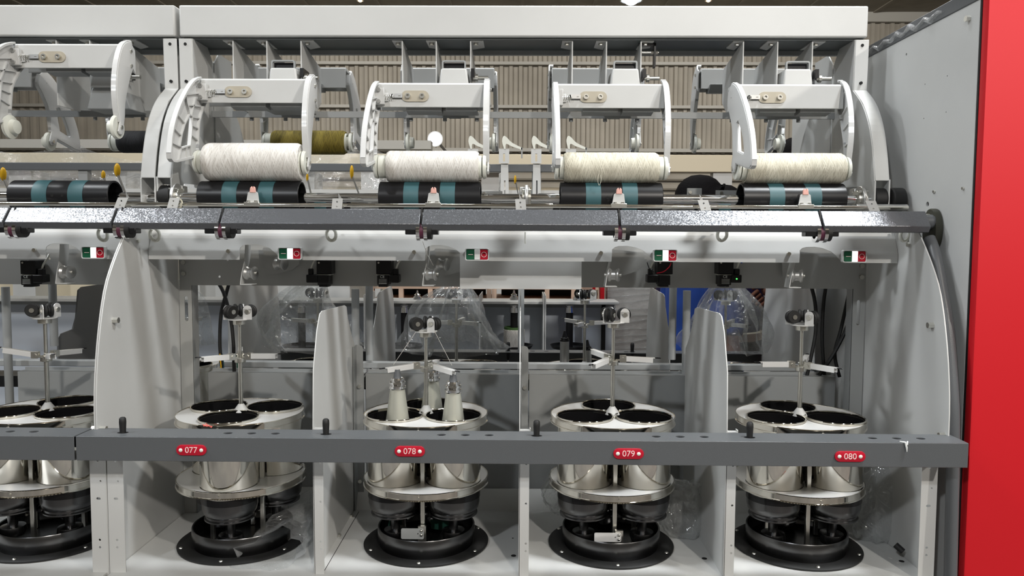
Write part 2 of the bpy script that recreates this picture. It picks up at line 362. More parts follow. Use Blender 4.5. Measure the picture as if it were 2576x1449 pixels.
# oval bearing flange where the cover bar meets the headstock
y, z = atx(2357, 578, HX)
t = thing('bearing_flange', (HX-.01, y, z-.04), 'dark olive oval bearing flange bolted to the grey cabinet side at the bar end', 'bearing flange')
MB().plate([(y+a, z+b) for a, b in circ(0, 0, .027, 28, .043)], [], 'x', HX-.017, HX-.001, .003).build('flange', m_brz, t)
for s in (-.026, .026):
    MB().cyl((HX-.016, y+.002, z+s), (HX-.03, y+.002, z+s), .0065, n=6).build('bolt', m_zinc, t)
c = MB().tube(smooth_line([(EX+.018,)+atx(a, b, EX+.018) for a, b in ((2338, 600), (2352, 640), (2367, 720), (2383, 817), (2394, 965), (2398, 1100), (2391, 1449), (2388, 1600))]), .0115, 14)
solo(c, 'rubber_edge_tube', m_dark, 'dark tube running down just outside the curved end plate by the cabinet', 'tube')
y, z = atx(2388, 820, HX-.02)
solo(MB().cyl((EX+.004, y+.02, z), (EX+.03, y+.02, z), .0105, n=20), 'spacer_stub', m_dark, 'short dark round spacer outside the right end plate', 'spacer', bevel=.002)
# ------------------------------------------------------------------ machine: beams and uprights
zt1, zb1 = zz(1300, 13, YBM), zz(1300, 96, YBM)
def beam(x0, x1, label):
    t = thing('top_beam', ((x0+x1)/2, YBM+.06, zb1), label, 'beam')
    b = MB().box(x0, x1, YBM, YBM+.12, zb1+.003, zt1); b.build('beam_face', m_white, t, bevel=.004)
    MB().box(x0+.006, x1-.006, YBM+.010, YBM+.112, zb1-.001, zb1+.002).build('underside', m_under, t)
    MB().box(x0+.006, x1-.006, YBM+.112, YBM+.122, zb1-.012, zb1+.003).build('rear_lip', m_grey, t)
beam(-.802, .8, 'long light grey box beam across the top, right of the seam')
beam(-2.4, -.812, 'light grey box beam at top left, left of the seam')
# upright: front strip follows this profile (measured at x = EX)
PR = [atx(a, b, EX) for a, b in ((2186, 100), (2180, 228))]
PC = smooth_line([atx(a, b, EX) for a, b in ((2180, 228), (2204, 262), (2222, 315), (2232, 385), (2237, 455))], 4)
PRF = PR[:1]+PC
yb_, zb_ = atx(2236, 516, EX)
def upright(xs, xw, label, back=False, web_label=None):
    """xs strip span, xw side of the web"""
    def F(y): return 2*MID-y if back else y
    x0, x1 = xs
    t = thing('frame_upright', ((x0+x1)/2, F(1.8), zb_), label, 'frame upright')
    s = MB(); s.sheet([(F(y), z) for y, z in PRF], 'x', x0, x1, .004); s.build('front_strip', m_white, t, bevel=.0012, ang=50)
    outer = [(F(y), z) for y, z in PRF]+[(F(yb_), PRF[-1][1]-.001), (F(yb_), zb_), (F(yb_+.05), zb_), (F(yb_+.06), zb_+.045), (F(1.90), zb_+.05), (F(1.93), PRF[-1][1]+.09), (F(1.93), zb1-.03), (F(1.90), zb1)]
    MB().plate(outer, [circ(F(PRF[-1][0]+.115), PRF[-1][1]+.09, .0075), circ(F(PRF[-1][0]+.245), PRF[-1][1]+.055, .007)], 'x', xw-.0015, xw+.0015).build('web', m_white, t)
    xo = x0 if abs(xw-x1) < abs(xw-x0) else x1
    MB().box(xo-.0015, xo+.0015, *sorted((F(yb_), F(yb_+.03))), zb_, PRF[-1][1]+.003).build('lower_flange', m_white, t)
    xm = (x0+x1)/2
    for a in ((2170, 114), (2166, 209)):
        yy, z = PRF[0][0], atx(*a, EX-.015)[1]
        MB().cyl((xm, F(yy-.0028), z), (xm, F(yy+.003), z), .0035, n=14).build('bolt_hole', m_hole, t)
    return t
upright((EX-.031, EX), EX-.031, 'light grey curved frame upright beside the cabinet at the right end of the machine')
upright((-EX, -EX+.031), -EX+.031, 'light grey curved frame upright, right one of the touching pair left of 077')
upright((-EX-.036, -EX-.005), -EX-.036, 'light grey curved frame upright, left one of the touching pair left of 077')
upright((EX-.031, EX), EX-.031, 'far side curved upright in front of the red edged cabinet, right', True)
upright((-EX, -EX+.031), -EX+.031, 'far side curved upright left of the olive package', True)
upright((-EX-.036, -EX-.005), -EX-.036, 'far side curved upright mostly hidden behind the left pair', True)
# hanger plates under the beam
def hanger(x, cell, k):
    lab = 'the bay at the left edge' if cell is None else 'the '+BAY[cell]
    word = ('left', 'middle', 'right')[k]
    sd = 1 if x < 0 and k == 2 or (x > 0 and False) else 0
    t = thing('hanger_plate', (x, YBK+.06, zb1-.14), 'thin hanger plate under the beam, %s of three, %s' % (word, lab), 'hanger plate', 'hanger plates under the top beam')
    hb = zb1-.155
    MB().prism([(YBK-.012, zb1-.002), (YBK+.16, zb1-.03), (YBK+.165, zb1-.03), (YBK+.165, hb+.04), (YBK+.11, hb), (YBK-.012, hb)], 'x', x-.0015, x+.0015).build('plate', m_white, t, bevel=.0006)
    s = 1 if k == 2 and cell != None and cell in (0, 1) or (k == 2) else -1
    w = .03 if k == 2 else .024
    MB().prism([(x, YBK-.012), (x+s*w, YBK-.012), (x+s*w, YBK+.05), (x, YBK+.07)], 'z', zb1-.0035, zb1-.0005).build('flange', m_white, t)
    MB().cyl((x+s*.012, YBK+.002, zb1-.003), (x+s*.012, YBK+.002, zb1-.009), .0055, n=6).build('bolt', m_zinc, t)
for ci, cx in [(None, CL)]+list(enumerate(C)):
    for k, dx in enumerate((-.078, .002, .083)): hanger(cx+dx-.002, ci, k)
# long horizontal channel in the middle
z1 = zz(1200, 284, MID); z2 = zz(1200, 300, MID)
t = thing('centre_channel', (0, MID, z2), 'long grey channel bar running through behind the package holders', 'channel bar')
MB().box(-EX+.033, EX-.033, MID-.018, MID+.012, z1-.003, z1).box(-EX+.033, EX-.033, MID-.018, MID-.015, z2, z1).build('channel', m_grey, t, bevel=.0008)
for cx in C:
    for dx in (-.075, .01, .09): MB().cyl((cx+dx, MID-.005, z1-.003), (cx+dx, MID-.005, z2-.006), .005, n=6).build('bolt', m_grey, t)
t = thing('centre_channel', (-1.6, MID, z2), 'grey channel bar behind the raised holder at the left edge', 'channel bar')
MB().box(-2.4, -EX-.04, MID-.018, MID+.012, z1-.003, z1).box(-2.4, -EX-.04, MID-.018, MID-.015, z2, z1).build('channel', m_grey, t, bevel=.0008)
for dx in (-.05, .07): MB().cyl((CL+dx, MID-.005, z1-.003), (CL+dx, MID-.005, z2-.006), .005, n=6).build('bolt', m_grey, t)
# brake housings between the hangers
def housing(cx, lab):
    x = cx+.043; zt_ = CZ+.414
    t = thing('pivot_housing', (x, YBK+.06, CZ+.28), lab, 'pivot housing', 'pivot housings behind the holders')
    MB().prism([(x-.036, CZ+.35), (x+.036, CZ+.35), (x+.030, zt_-.018), (x-.030, zt_-.018)], 'y', YBK-.03, YBK+.05).build('body', m_white, t, bevel=.004)
    MB().prism([(x-.05, CZ+.30), (x+.055, CZ+.30), (x+.036, CZ+.352), (x-.036, CZ+.352)], 'y', YBK-.02, YBK+.06).build('lower_body', m_grey, t, bevel=.003)
    MB().plate(rrect(x-.028, x+.028, zt_-.03, zt_, .005), [rrect(x-.0245, x+.0245, zt_-.03, zt_-.0035, .003)], 'y', YBK-.028, YBK-.020).build('hoop', m_grey, t)
    MB().box(x-.0245, x+.0245, YBK-.016, YBK-.012, zt_-.028, zt_-.004).build('dark_insert', m_black, t)
    MB().cyl((x+.045, YBK-.02, CZ+.375), (x+.08, YBK-.02, CZ+.375), .0045, n=12).cyl((x+.05, YBK-.02, CZ+.375), (x+.056, YBK-.02, CZ+.375), .009, n=14).build('adjusting_pin', m_zinc, t)
    MB().box(x+.04, x+.048, YBK-.03, YBK+.02, CZ+.375, CZ+.395).build('pin_bracket', m_black, t)
for ci, cx in [(None, CL)]+list(enumerate(C)):
    housing(cx, 'grey pivot housing with dark hoop top behind the %s package holder' % (('first, 077', 'second, 078', 'third, 079', 'last, 080')[ci] if ci is not None else 'raised left'))
# ------------------------------------------------------------------ package holder (cradle)
zct, zcb = zz(1085, 208, YCR), zz(1085, 270, YCR)
def make_cradle(cx, label):
    t = thing('package_holder', (cx, YCR, zcb), label, 'package holder', 'package holders')
    xl, xr = cx-.124, cx+.122
    b = MB(); b.prism([(YCR, zcb), (YCR+.004, zcb), (YCR+.004, zct-.008), (YCR+.046, zct-.008), (YCR+.046, zcb), (YCR+.05, zcb), (YCR+.05, zct-.003), (YCR+.047, zct), (YCR+.004, zct), (YCR, zct-.004)], 'x', xl, xr)
    b.build('crossbeam', m_white, t, bevel=.0015)
    MB().prism([(YCR+.012, zcb-.006), (YCR+.045, zcb-.010), (YCR+.06, zcb+.01), (YCR+.01, zcb+.01)], 'x', cx-.06, cx+.02).prism([(YCR+.012, zcb-.006), (YCR+.045, zcb-.010), (YCR+.06, zcb+.01), (YCR+.01, zcb+.01)], 'x', cx+.03, cx+.10).build('pivot_block', m_grey, t)
    # spring plate
    sx = cx-.038; sz = zz(1043, 242, YCR)
    MB().plate(stadium(sx, sz, .062, .0245), [], 'y', YCR-.0025, YCR).build('spring_plate', m_beige, t)
    for s in (-.016, .016):
        h = MB().pipe((sx+s, YCR-.008, sz), (0, 1, 0), .0058, .003, .006, 20).cyl((sx+s, YCR-.0045, sz), (sx+s, YCR-.002, sz), .005, n=12); h.build('cap_screw', m_zinc, t)
    MB().plate(rrect(sx-.055, sx-.028, sz-.005, sz+.005, .004), [], 'y', YCR-.0012, YCR+.0005).build('slot', m_hole, t)
    P = [(sx-.082+.0016*i/3, YCR-.007+.0045*sin(i*2*pi/9), sz-.003+.0045*cos(i*2*pi/9)) for i in range(0, 66)]
    MB().tube([(sx-.094, YCR-.007, sz-.002)]+P+[(sx-.035, YCR-.006, sz), (sx-.03, YCR-.005, sz)], .0008, 5).build('spring', m_zinc, t)
    MB().box(sx-.05, sx-.028, YCR-.006, YCR-.0025, sz-.0045, sz+.0045).build('hook_tab', m_alu, t)
    MB().box(xl-.004, xl+.018, YCR-.012, YCR-.0005, sz-.02, sz+.016).box(xl+.002, xl+.026, YCR-.005, YCR-.0005, sz-.012, sz+.006).build('clamp', m_cast, t, bevel=.001)
    for q in (-.014, .012): MB().cyl((xl+.006, YCR-.012, sz+q), (xl+.006, YCR-.018, sz+q), .0045, n=8).build('clamp_screw', m_alu, t)
    # left arm: ribbed casting, outline measured on the 077 holder
    XA = -.602-.124; dz = -.0117
    A = lambda q: [(y, z+dz) for y, z in (atx(a/2.9953, b/2.9953, XA) for a, b in q)]
    oc = A(smooth_line([(1502, 575), (1445, 606), (1375, 715), (1315, 865), (1284, 1000), (1270, 1140)], 5))
    bt = A([(1274, 1180), (1290, 1200), (1315, 1203), (1450, 1170), (1456, 1210), (1470, 1240), (1492, 1245), (1500, 1215), (1492, 1160)])
    ic = A(smooth_line([(1484, 1120), (1488, 1010), (1496, 900), (1526, 800), (1548, 740), (1536, 640)], 5))
    outer = oc+bt+ic
    hole = A([(1424, 850), (1388, 920), (1364, 1000), (1350, 1085), (1362, 1104), (1428, 1084), (1436, 1000), (1444, 870)])
    a = MB().plate(outer, [hole], 'x', xl-.006, xl-.002, .001)
    a.sheet(oc, 'x', xl-.004, xl+.006, .0045); a.sheet(A([(1270, 1140), (1274, 1180), (1290, 1200), (1315, 1203), (1450, 1170)]), 'x', xl-.004, xl+.006, .0045)
    a.sheet(hole+hole[:1], 'x', xl-.004, xl+.003, .003); a.sheet(ic, 'x', xl-.004, xl+.004, .0035)
    for q in ([(1424, 850), (1400, 760), (1395, 690)], [(1390, 920), (1335, 850)], [(1362, 1010), (1305, 950)], [(1350, 1090), (1290, 1060)], [(1362, 1104), (1340, 1200)], [(1428, 1084), (1440, 1165)], [(1400, 1095), (1405, 1180)], [(1436, 1000), (1490, 1050)], [(1440, 930), (1495, 960)], [(1444, 870), (1500, 880)], [(1440, 860), (1470, 720)], [(1400, 700), (1500, 690)], [(1430, 780), (1510, 790)]):
        a.sheet(A(q), 'x', xl-.004, xl+.0025, .0028)
    a.build('side_arm', m_cast, t, ang=30)
    yp, zp = YPOT, 0
    # right arm : sickle
    yc, zc_ = YD-.001, zz(1080, 420, YD)
    B_ = lambda q: [atx(1716+a/2.9953, b/2.9953, .598+.128) for a, b in q]
    so = [(YCR+.042, zct-.006), (YCR+.03, zct+.003)]+B_(smooth_line([(1206, 606), (1250, 640), (1276, 740), (1290, 870), (1291, 1000), (1282, 1120), (1268, 1230)], 5))
    lo = [(yc-.012, zc_-.010), (yc-.006, zc_-.016), (yc+.004, zc_-.016), (yc+.011, zc_-.008), (yc+.011, zc_+.004)]
    si = B_(smooth_line([(1240, 1180), (1238, 1080), (1222, 960), (1206, 870), (1192, 815)], 5))+[(YCR+.042, zcb-.004)]
    a = MB().plate(so+lo+si, [], 'x', xr+.004, xr+.008, .001)
    a.sheet(so[2:], 'x', xr-.005, xr+.006, .004); a.sheet(si[:-1], 'x', xr-.001, xr+.006, .003)
    for k in (8, 13, 18, 24, 29):
        p0 = so[k]; p1 = min(si, key=lambda q: (q[0]-p0[0])**2+(q[1]-p0[1]+.004)**2); a.sheet([p0, p1], 'x', xr, xr+.006, .0025)
    a.build('side_arm', m_cast, t, ang=30)
    for q in (.012, .045): MB().cyl((xr+.006, YCR+.02, zct-q), (xr+.011, YCR+.02, zct-q), .004, n=6).build('arm_screw', m_zinc, t)
    # end discs that hold the tube
    for s, x in ((1, xl), (-1, xr+.002)):
        d = MB().lathe([(.004, -.004), (.0245, -.004), (.0265, 0), (.0265, .003), (.017, .006), (.015, .016), (.004, .018)], (x+s*.004, yc, zc_), (s, 0, 0), 32)
        d.build('tube_disc', m_nylon, t)
        MB().cyl((x-s*.008, yc, zc_), (x+s*.004, yc, zc_), .0045, n=14).build('disc_pin', m_zinc, t)
    return t, yc, zc_
cr0, YK, ZK = make_cradle(C[1], 'grey package holder with white yarn package, the one at plate 078')
def make_pack(cx, r, m, x0=-.096, x1=.108, label='', z=ZK, y=YK, grp='yarn packages held above the drums', tube=m_nylon):
    t = thing('yarn_package', (cx, y, z), label, 'yarn package', grp)
    L = x1-x0; pr = []
    n = 30
    pr.append((.026, x0+.001))
    for i in range(n+1):
        q = i/n; e = min(q, 1-q); rr = r-(.004*max(0, 1-e*28))+.0005*noise.noise((q*9, r*70, 1))
        pr.append((rr, x0+L*q))
    pr.append((.026, x1-.001))
    MB().lathe([(a, b) for a, b in pr], (cx, y, z), (1, 0, 0), 56).build('wound_yarn', m, t, ang=60)
    MB().pipe((cx-.114, y, z), (1, 0, 0), .0255, .022, .228, 40).build('tube', tube, t)
    return t
make_pack(C[1], .0355, m_yarnw, label='white yarn package with frayed sheen on the 078 drum, under the distant lamp')
zt_d = zz(1533, 458, YD); ZD = zz(860, 497, YD); RD = .0355
p79 = make_pack(C[2], .0345, m_yarnc, -.104, .104, label='cream yarn package with a loose thread end hanging down, on the 079 drum', z=ZK-.001)
p80 = make_pack(C[3], .0345, m_yarnc, -.104, .112, label='cream yarn package nearest the red cabinet, on the 080 drum', z=ZK-.001)
p77 = make_pack(C[0], .0425, m_yarnw, -.10, .113, label='fattest white yarn package, on the 077 drum left of the olive one', z=ZK+.0085)
dup(cr0, 'grey package holder lifted slightly by the fat package, at plate 077', C[0]-C[1], .0085)
dup(cr0, 'grey package holder with cream package, at plate 079', C[2]-C[1], -.001)
dup(cr0, 'grey package holder nearest the red cabinet, at plate 080', C[3]-C[1], -.001)
dup(cr0, 'empty raised package holder at the left edge', CL-C[1], .085)
# loose ends
solo(MB().tube(smooth_line([at(1508, 428, 1.675), at(1504, 452, 1.672), at(1507, 466, 1.672), at(1512, 455, 1.672), at(1511, 440, 1.674)]), .0005, 4), 'loose_thread', m_yarnc, 'loose loop of thread hanging from the 079 package', 'thread')
# raised holders on the far side
zr = .108
for cx, lab in ((-C[0], 'far side raised package holder behind 080 with a white end disc'), (-C[1], 'far side raised package holder seen right of the holder with the thread end'), (-C[2], 'far side raised package holder seen near the flood lamp'), (-C[3], 'far side raised package holder carrying the olive package'), (-CL-.84, None)):
    if lab: dup(cr0, lab, cx*1.0-C[1]*-1*-1 if False else (cx-(-C[1])), zr, back=True)
dup(cr0, 'far side raised package holder carrying the black package', -1.03-.202, zr, back=True)
dup(cr0, 'far side raised package holder hanging at the left edge', -1.45-.202, zr, back=True)
ob = make_pack(-.602, .0335, m_yarno, -.095, .11, 'olive yarn package held on the far side behind 077', ZK+zr, 2*MID-YK, 'far side packages')
make_pack(-1.03, .031, m_yarnk, -.10, .11, 'black yarn package on the far side left of the upright pair', ZK+zr, 2*MID-YK, 'far side packages')
for k, (cx, lb) in enumerate(((.602, 'behind the last package'), (.202, 'behind the third package'), (-.198, 'near the flood lamp'), (-.598, 'above the olive package'), (-1.03, 'above the black package'), (-1.45, 'at the left edge'))):
    solo(MB().bar((cx+.03, MID+.012, zz(1200, 292, MID)), (cx+.03, 2*MID-YCR-.048, CZ+.405), .03, .012), 'linkage_strut', m_grey, 'grey strut joining the centre channel to the far holder %s' % lb, 'strut', 'far side linkage struts', bevel=.001)
# ------------------------------------------------------------------ drums, shaft
def make_drum(cx, label):
    t = thing('winding_drum', (cx, YD, ZD-RD), label, 'drum', 'winding drums on the long shaft')
    MB().pipe((cx-.112, YD, ZD), (1, 0, 0), RD, RD-.004, .224, 56).build('shell', m_black, t, bevel=.001)
    for dx in (-.04, .04): MB().pipe((cx+dx-.0165, YD, ZD), (1, 0, 0), RD+.0005, RD-.001, .033, 56).build('rubber_band', m_teal, t)
    h = MB().pipe((cx-.02, YD, ZD), (1, 0, 0), RD-.003, .010, .04, 32); h.build('hub', m_black, t)
    for dx in (-.01, .012): MB().cyl((cx+dx, YD-RD-.0004, ZD), (cx+dx, YD-RD+.003, ZD), .003, n=10).build('screw_hole', m_hole, t)
    return t
d0 = make_drum(C[0], 'black winding drum with two teal bands under the fat white package at 077')
for i in (1, 2, 3): dup(d0, 'black winding drum with two teal bands, %s' % ('second from left of the numbered bays', 'third, under the package with a loose thread', 'rightmost, beside the curved end plate')[i-1], C[i]-C[0])
dup(d0, 'black winding drum with two teal bands at the left edge, no package on it', CL-C[0])
for i in range(4): dup(d0, 'far side black drum partly hidden behind the shaft, %s' % ('rightmost', 'third', 'second', 'first')[i], (-C[i])-(-C[0]), back=True)
dup(d0, 'far side black drum at the far left edge', -1.24-.602, back=True)
sh = MB().cyl((-2.3, YD, ZD), (.80, YD, ZD), .0098, n=28); solo(sh, 'drum_shaft', m_chrome, 'long chrome shaft running through the front drums', 'shaft')
sh = MB().cyl((-2.3, 2*MID-YD, ZD), (.80, 2*MID-YD, ZD), .0098, n=28); solo(sh, 'drum_shaft', m_chrome, 'far side chrome shaft just behind the front one', 'shaft')
# bearings
def bearing(x, label, s=1):
    t = thing('shaft_bearing', (x, YD, ZD-.03), label, 'bearing')
    MB().pipe((x, YD, ZD), (s, 0, 0), .030, .012, .008, 32).build('bearing_housing', m_alu, t, bevel=.002)
    MB().pipe((x-.006*s, YD, ZD), (s, 0, 0), .02, .0099, .02, 24).build('collar', m_zinc, t, bevel=.001)
    MB().box(x-.012, x+.012, YD+.012, YD+.04, ZD-.012, ZD+.026).build('mount', m_alu, t, bevel=.002)
    for a in (.8, 2.4): MB().cyl((x-.005*s, YD+.024*cos(a), ZD+.024*sin(a)), (x+.014*s, YD+.024*cos(a), ZD+.024*sin(a)), .003, n=6).build('bolt', m_zinc, t)
bearing(xx(440, 490, YD), 'silver shaft bearing with collar just right of the upright pair')
bearing(xx(2168, 490, YD), 'silver shaft bearing near the right end of the shaft', -1)
bearing(xx(1320, 490, YD), 'thin silver shaft bearing ring between 078 and 079')
for x, lb in ((-EX+.012, 'black shaft coupling inside the right upright of the left pair'), (EX-.015, 'black shaft coupling inside the right end upright')):
    solo(MB().cyl((x-.014, YD, ZD), (x+.014, YD, ZD), .026, n=32), 'shaft_coupling', m_rubber, lb, 'coupling', bevel=.003)
solo(MB().cyl((EX+.006, YD-.01, ZD), (EX+.035, YD-.01, ZD), .026, n=32), 'shaft_coupling', m_rubber, 'black round coupling between the end upright and the grey cabinet', 'coupling', bevel=.003)
# traverse rod and yarn guides
YG = 1.655; ZR = zz(1300, 518, YG)
solo(MB().cyl((-2.3, YG, ZR), (xx(2284, 520, YG), YG, ZR), .0042, n=16), 'traverse_rod', m_steel, 'thin polished rod along the top edge of the dark cover bars', 'rod')
solo(MB().cyl((xx(2160, 518, 1.66), 1.675, ZR+.001), (xx(2290, 518, 1.66), 1.675, ZR+.001), .007, n=16), 'rod_sleeve', m_alu, 'grey sleeve on the right end of the thin rod', 'rod sleeve')
def guide(x, label):
    t = thing('yarn_guide', (x, YG, ZR-.006), label, 'yarn guide', 'traversing yarn guides')
    zt2 = zz(1098, 484, YG)
    MB().box(x-.017, x+.017, YG-.007, YG+.007, ZR-.003, ZR+.006).build('clamp', m_zinc, t, bevel=.001)
    for s in (-.008, .008): MB().cyl((x+s, YG-.002, ZR+.006), (x+s, YG-.002, ZR+.009), .0035, n=12).build('clamp_screw', m_zinc, t)
    MB().prism([(x-.014, ZR+.006), (x+.014, ZR+.006), (x+.0115, ZR+.026), (x+.0075, zt2), (x-.0065, zt2), (x-.0105, ZR+.026)], 'y', YG+.001, YG+.003).build('blade', m_white, t, bevel=.0005)
    MB().prism([(x-.0062, zt2-.002), (x+.0072, zt2-.002), (x+.006, zt2+.009), (x+.0025, zt2+.012), (x+.001, zt2+.006), (x-.001, zt2+.012), (x-.005, zt2+.008)], 'y', YG-.0005, YG+.0045).build('guide_eye', m_pink, t, bevel=.001)
    return t
for i in range(4): guide(C[i]+.012 if i else C[i]+.02, 'pink tipped yarn guide blade in front of the drum of the %s' % BAY[i])
def rodclip(px, tilt, label):
    x = xx(px, 518, 1.62); t = thing('rod_bracket', (x, 1.63, ZR-.01), label, 'rod bracket', 'small rod brackets')
    q = MB().plate([(x-.012-tilt, ZR+.013), (x+.010-tilt, ZR+.013), (x+.012+tilt*.6, ZR-.012), (x-.010+tilt*.6, ZR-.012)], [circ(x-.001-tilt*.5, ZR+.006, .002, 10), circ(x+.0, ZR-.004, .002, 10)], 'y', 1.628, 1.63); q.build('bracket_plate', m_white, t)
    MB().box(x-.008, x+.008, 1.63, 1.66, ZR-.006, ZR-.004).build('foot', m_alu, t)
    MB().prism([(x-.003-tilt, ZR+.013), (x+.004-tilt, ZR+.013), (x-.004-tilt, ZR+.026)], 'y', 1.645, 1.647).build('pointer', m_alu, t)
rodclip(297, -.008, 'white rod bracket above the seam of the cover bars left of the upright pair')
rodclip(430, -.006, 'white rod bracket right under the upright pair')
rodclip(845, -.003, 'white rod bracket left of the drum below the flood lamp')
rodclip(1310, 0, 'white rod bracket beside the thin bearing ring')
rodclip(1776, .004, 'tilted white rod bracket left of the rightmost drum')
rodclip(2202, .006, 'white rod bracket near the right end of the thin rod')
solo(MB().tube([(xx(428, 508, 1.64)+.017+.008*cos(a*pi/8), 1.64+.002*cos(a), ZR+.002+.011*sin(a*pi/8)) for a in range(17)], .0022, 6), 'brass_ring', m_yarnc, 'small tan ring of cord around the thin rod beside the pair of uprights', 'ring')
# ------------------------------------------------------------------ dark cover bars
zS = [zz(1300, y_, Y_) for y_, Y_ in ((527, 1.547), (565, 1.523), (580, 1.530))]
def cover(x0, x1, label, end=False):
    Pf = [(1.56, zS[0]-.001), (1.547, zS[0]), (1.523, zS[1]), (1.530, zS[2]), (1.545, zS[2]-.001)]
    t = thing('cover_bar', ((x0+x1)/2, YS, zS[2]), label, 'cover bar', 'dark sloped cover bars')
    g = .0025
    # the right end face is cut on a slant
    b = MB().prism(Pf+[(1.56, zS[2]+.006)], 'x', x0+g, x1-g); 
    b.build('shell', m_flake, t, bevel=.0012)
    return t
xs = [xx(17, 550, YS), xx(288, 550, YS), xx(556, 550, YS), xx(1060, 550, YS), xx(1558, 550, YS), xx(2066, 550, YS), xx(2338, 560, YS)]
cover(-1.8, xs[0], 'dark cover bar cut off by the left edge')
cover(xs[0], xs[1], 'sparkling dark cover bar left of the upright pair, under the bare drum')
cover(xs[1], xs[2], 'short dark cover bar just under the pair of uprights')
cover(xs[2], xs[3], 'long plain dark cover bar, leftmost of the long ones')
cover(xs[3], xs[4], 'long dark cover bar in the middle, below the white hanging sheet drums')
cover(xs[4], xs[5], 'brightly glinting dark cover bar between the 079 and 080 drums')
cover(xs[5], xs[6], 'short dark cover bar at the right end beside the olive flange')
solo(MB().cyl((-2.3, 1.565, zS[1]+.010), (HX-.016, 1.565, zS[1]+.010), .015, n=20), 'support_pipe', m_dark, 'round dark pipe hidden behind the sloped cover bars', 'pipe')
def tension(x, label, wide=True):
    z = zS[2]; y = YS-.002
    t = thing('belt_roller', (x, y, z-.02), label, 'belt roller', 'rollers under the cover bar joints')
    MB().box(x-.033, x+.033, y-.004, y+.02, z-.009, z+.002).build('bracket', m_black, t, bevel=.0015)
    for s in (-.0075, .0075): MB().pipe((x+s-.0035, y+.01, z-.002), (1, 0, 0), .019, .012, .007, 28).build('chrome_ring', m_chrome, t)
    MB().cyl((x-.005, y+.01, z-.002), (x+.005, y+.01, z-.002), .0155, n=24).build('belt', m_burg, t)
    MB().cyl((x+.010, y+.01, z-.002), (x+.020, y+.01, z-.002), .0165, n=24).build('roller', m_rubber, t)
    MB().bar((x, y-.002, zS[2]), (x-.001, 1.546, zS[0]+.001), .002, .003).build('belt_strap', m_rubber, t)
tension(xs[0]+.012, 'burgundy belt roller under the first cover bar joint at the left edge')
tension(xs[1]+.012, 'chrome ringed roller at the section joint left of the upright pair')
for i in range(4): tension(xs[2+i]+.001, 'burgundy belt roller with chrome rings under the cover bar joint of the %s' % BAY[i])
def hook(px, py, label, r=.013):
    p = at(px, py, 1.60); t = thing('hook_eyelet', (p.x, p.y, p.z-r), label, 'hook', 'hooks on the white cover panel')
    MB().tube([(p.x+r*.75*sin(a), p.y-.008*abs(sin(a/2)), p.z-r*.1-r*cos(a)) for a in [i*.35-2.6 for i in range(16)]], .0036, 8).build('ring', m_nylon, t)
    MB().bar((p.x, p.y, p.z+r*.7), (p.x, p.y+.03, p.z+r*.9), .006, .003).build('stem', m_nylon, t)
for px, lb in ((262, 'pale hook under the cover bar left of the end plate'), (392, 'pale hook ring right of the section joint'), (835, 'pale hook below the leftmost long cover bar'), (1815, 'pale hook below the brightly glinting cover bar'), (2274, 'pale hook ring near the right end of the cover bar')):
    hook(px, 588, lb)
solo(MB().tube([at(1321, 584, 1.61), at(1321, 613, 1.61)], .0014, 6), 'thread_wire', m_nylon, 'short thin wire hanging on the white cover panel between 078 and 079', 'wire')
# ------------------------------------------------------------------ white front cover panel with notches
zcvb = zz(1300, 657, YC); zcvt = CZ+.03
def cover_panel(x0, x1, cells, label):
    P = [(x0, zcvb)]
    for cx in cells:
        n = [(-.004, 0), (-.003, .026), (.003, .031), (.012, .0335), (.03, .034), (.047, .031), (.062, .025), (.074, .015), (.083, .006), (.093, 0)]
        P += [(cx+a, zcvb+b) for a, b in n]
    P += [(x1, zcvb), (x1, zcvt), (x0, zcvt)]
    t = thing('front_cover_panel', ((x0+x1)/2, YC, zcvb), label, 'cover panel')
    mb = MB().plate(P, [], 'y', YC, YC+.002)
    bm = bmesh.new(); vs = [bm.verts.new(v) for v in mb.v]; 
    for f_ in mb.f:
        try: bm.faces.new([vs[i] for i in f_])
        except ValueError: pass
    zb2 = zz(1300, 637, YC)
    for q in (0, .0025, .005):
        bmesh.ops.bisect_plane(bm, geom=bm.verts[:]+bm.edges[:]+bm.faces[:], plane_co=(0, 0, zb2+q), plane_no=(0, 0, 1))
    for v in bm.verts:
        h = v.co.z-zb2
        if h > 0: v.co.y += (h*h/.01*.45 if h < .005 else (h-.0025)*.45)
    bm.verts.index_update(); mb.v = [tuple(v.co) for v in bm.verts]; mb.f = [tuple(v.index for v in f_.verts) for f_ in bm.faces]; bm.free()
    mb.build('panel', m_white, t, ang=50)
    for cx in cells:
        MB().cyl((cx-.027, YC+.004, zcvb+.0185), (cx-.027, YC-.004, zcvb+.0185), .0045, n=6).build('bolt', m_zinc, t)
    return t
cover_panel(-.802, xx(2260, 620, YC), C, 'long light panel with rounded notches under the dark cover bars, right section')
cover_panel(-2.2, -.8215, [CL], 'light panel with rounded notch left of the end plate')
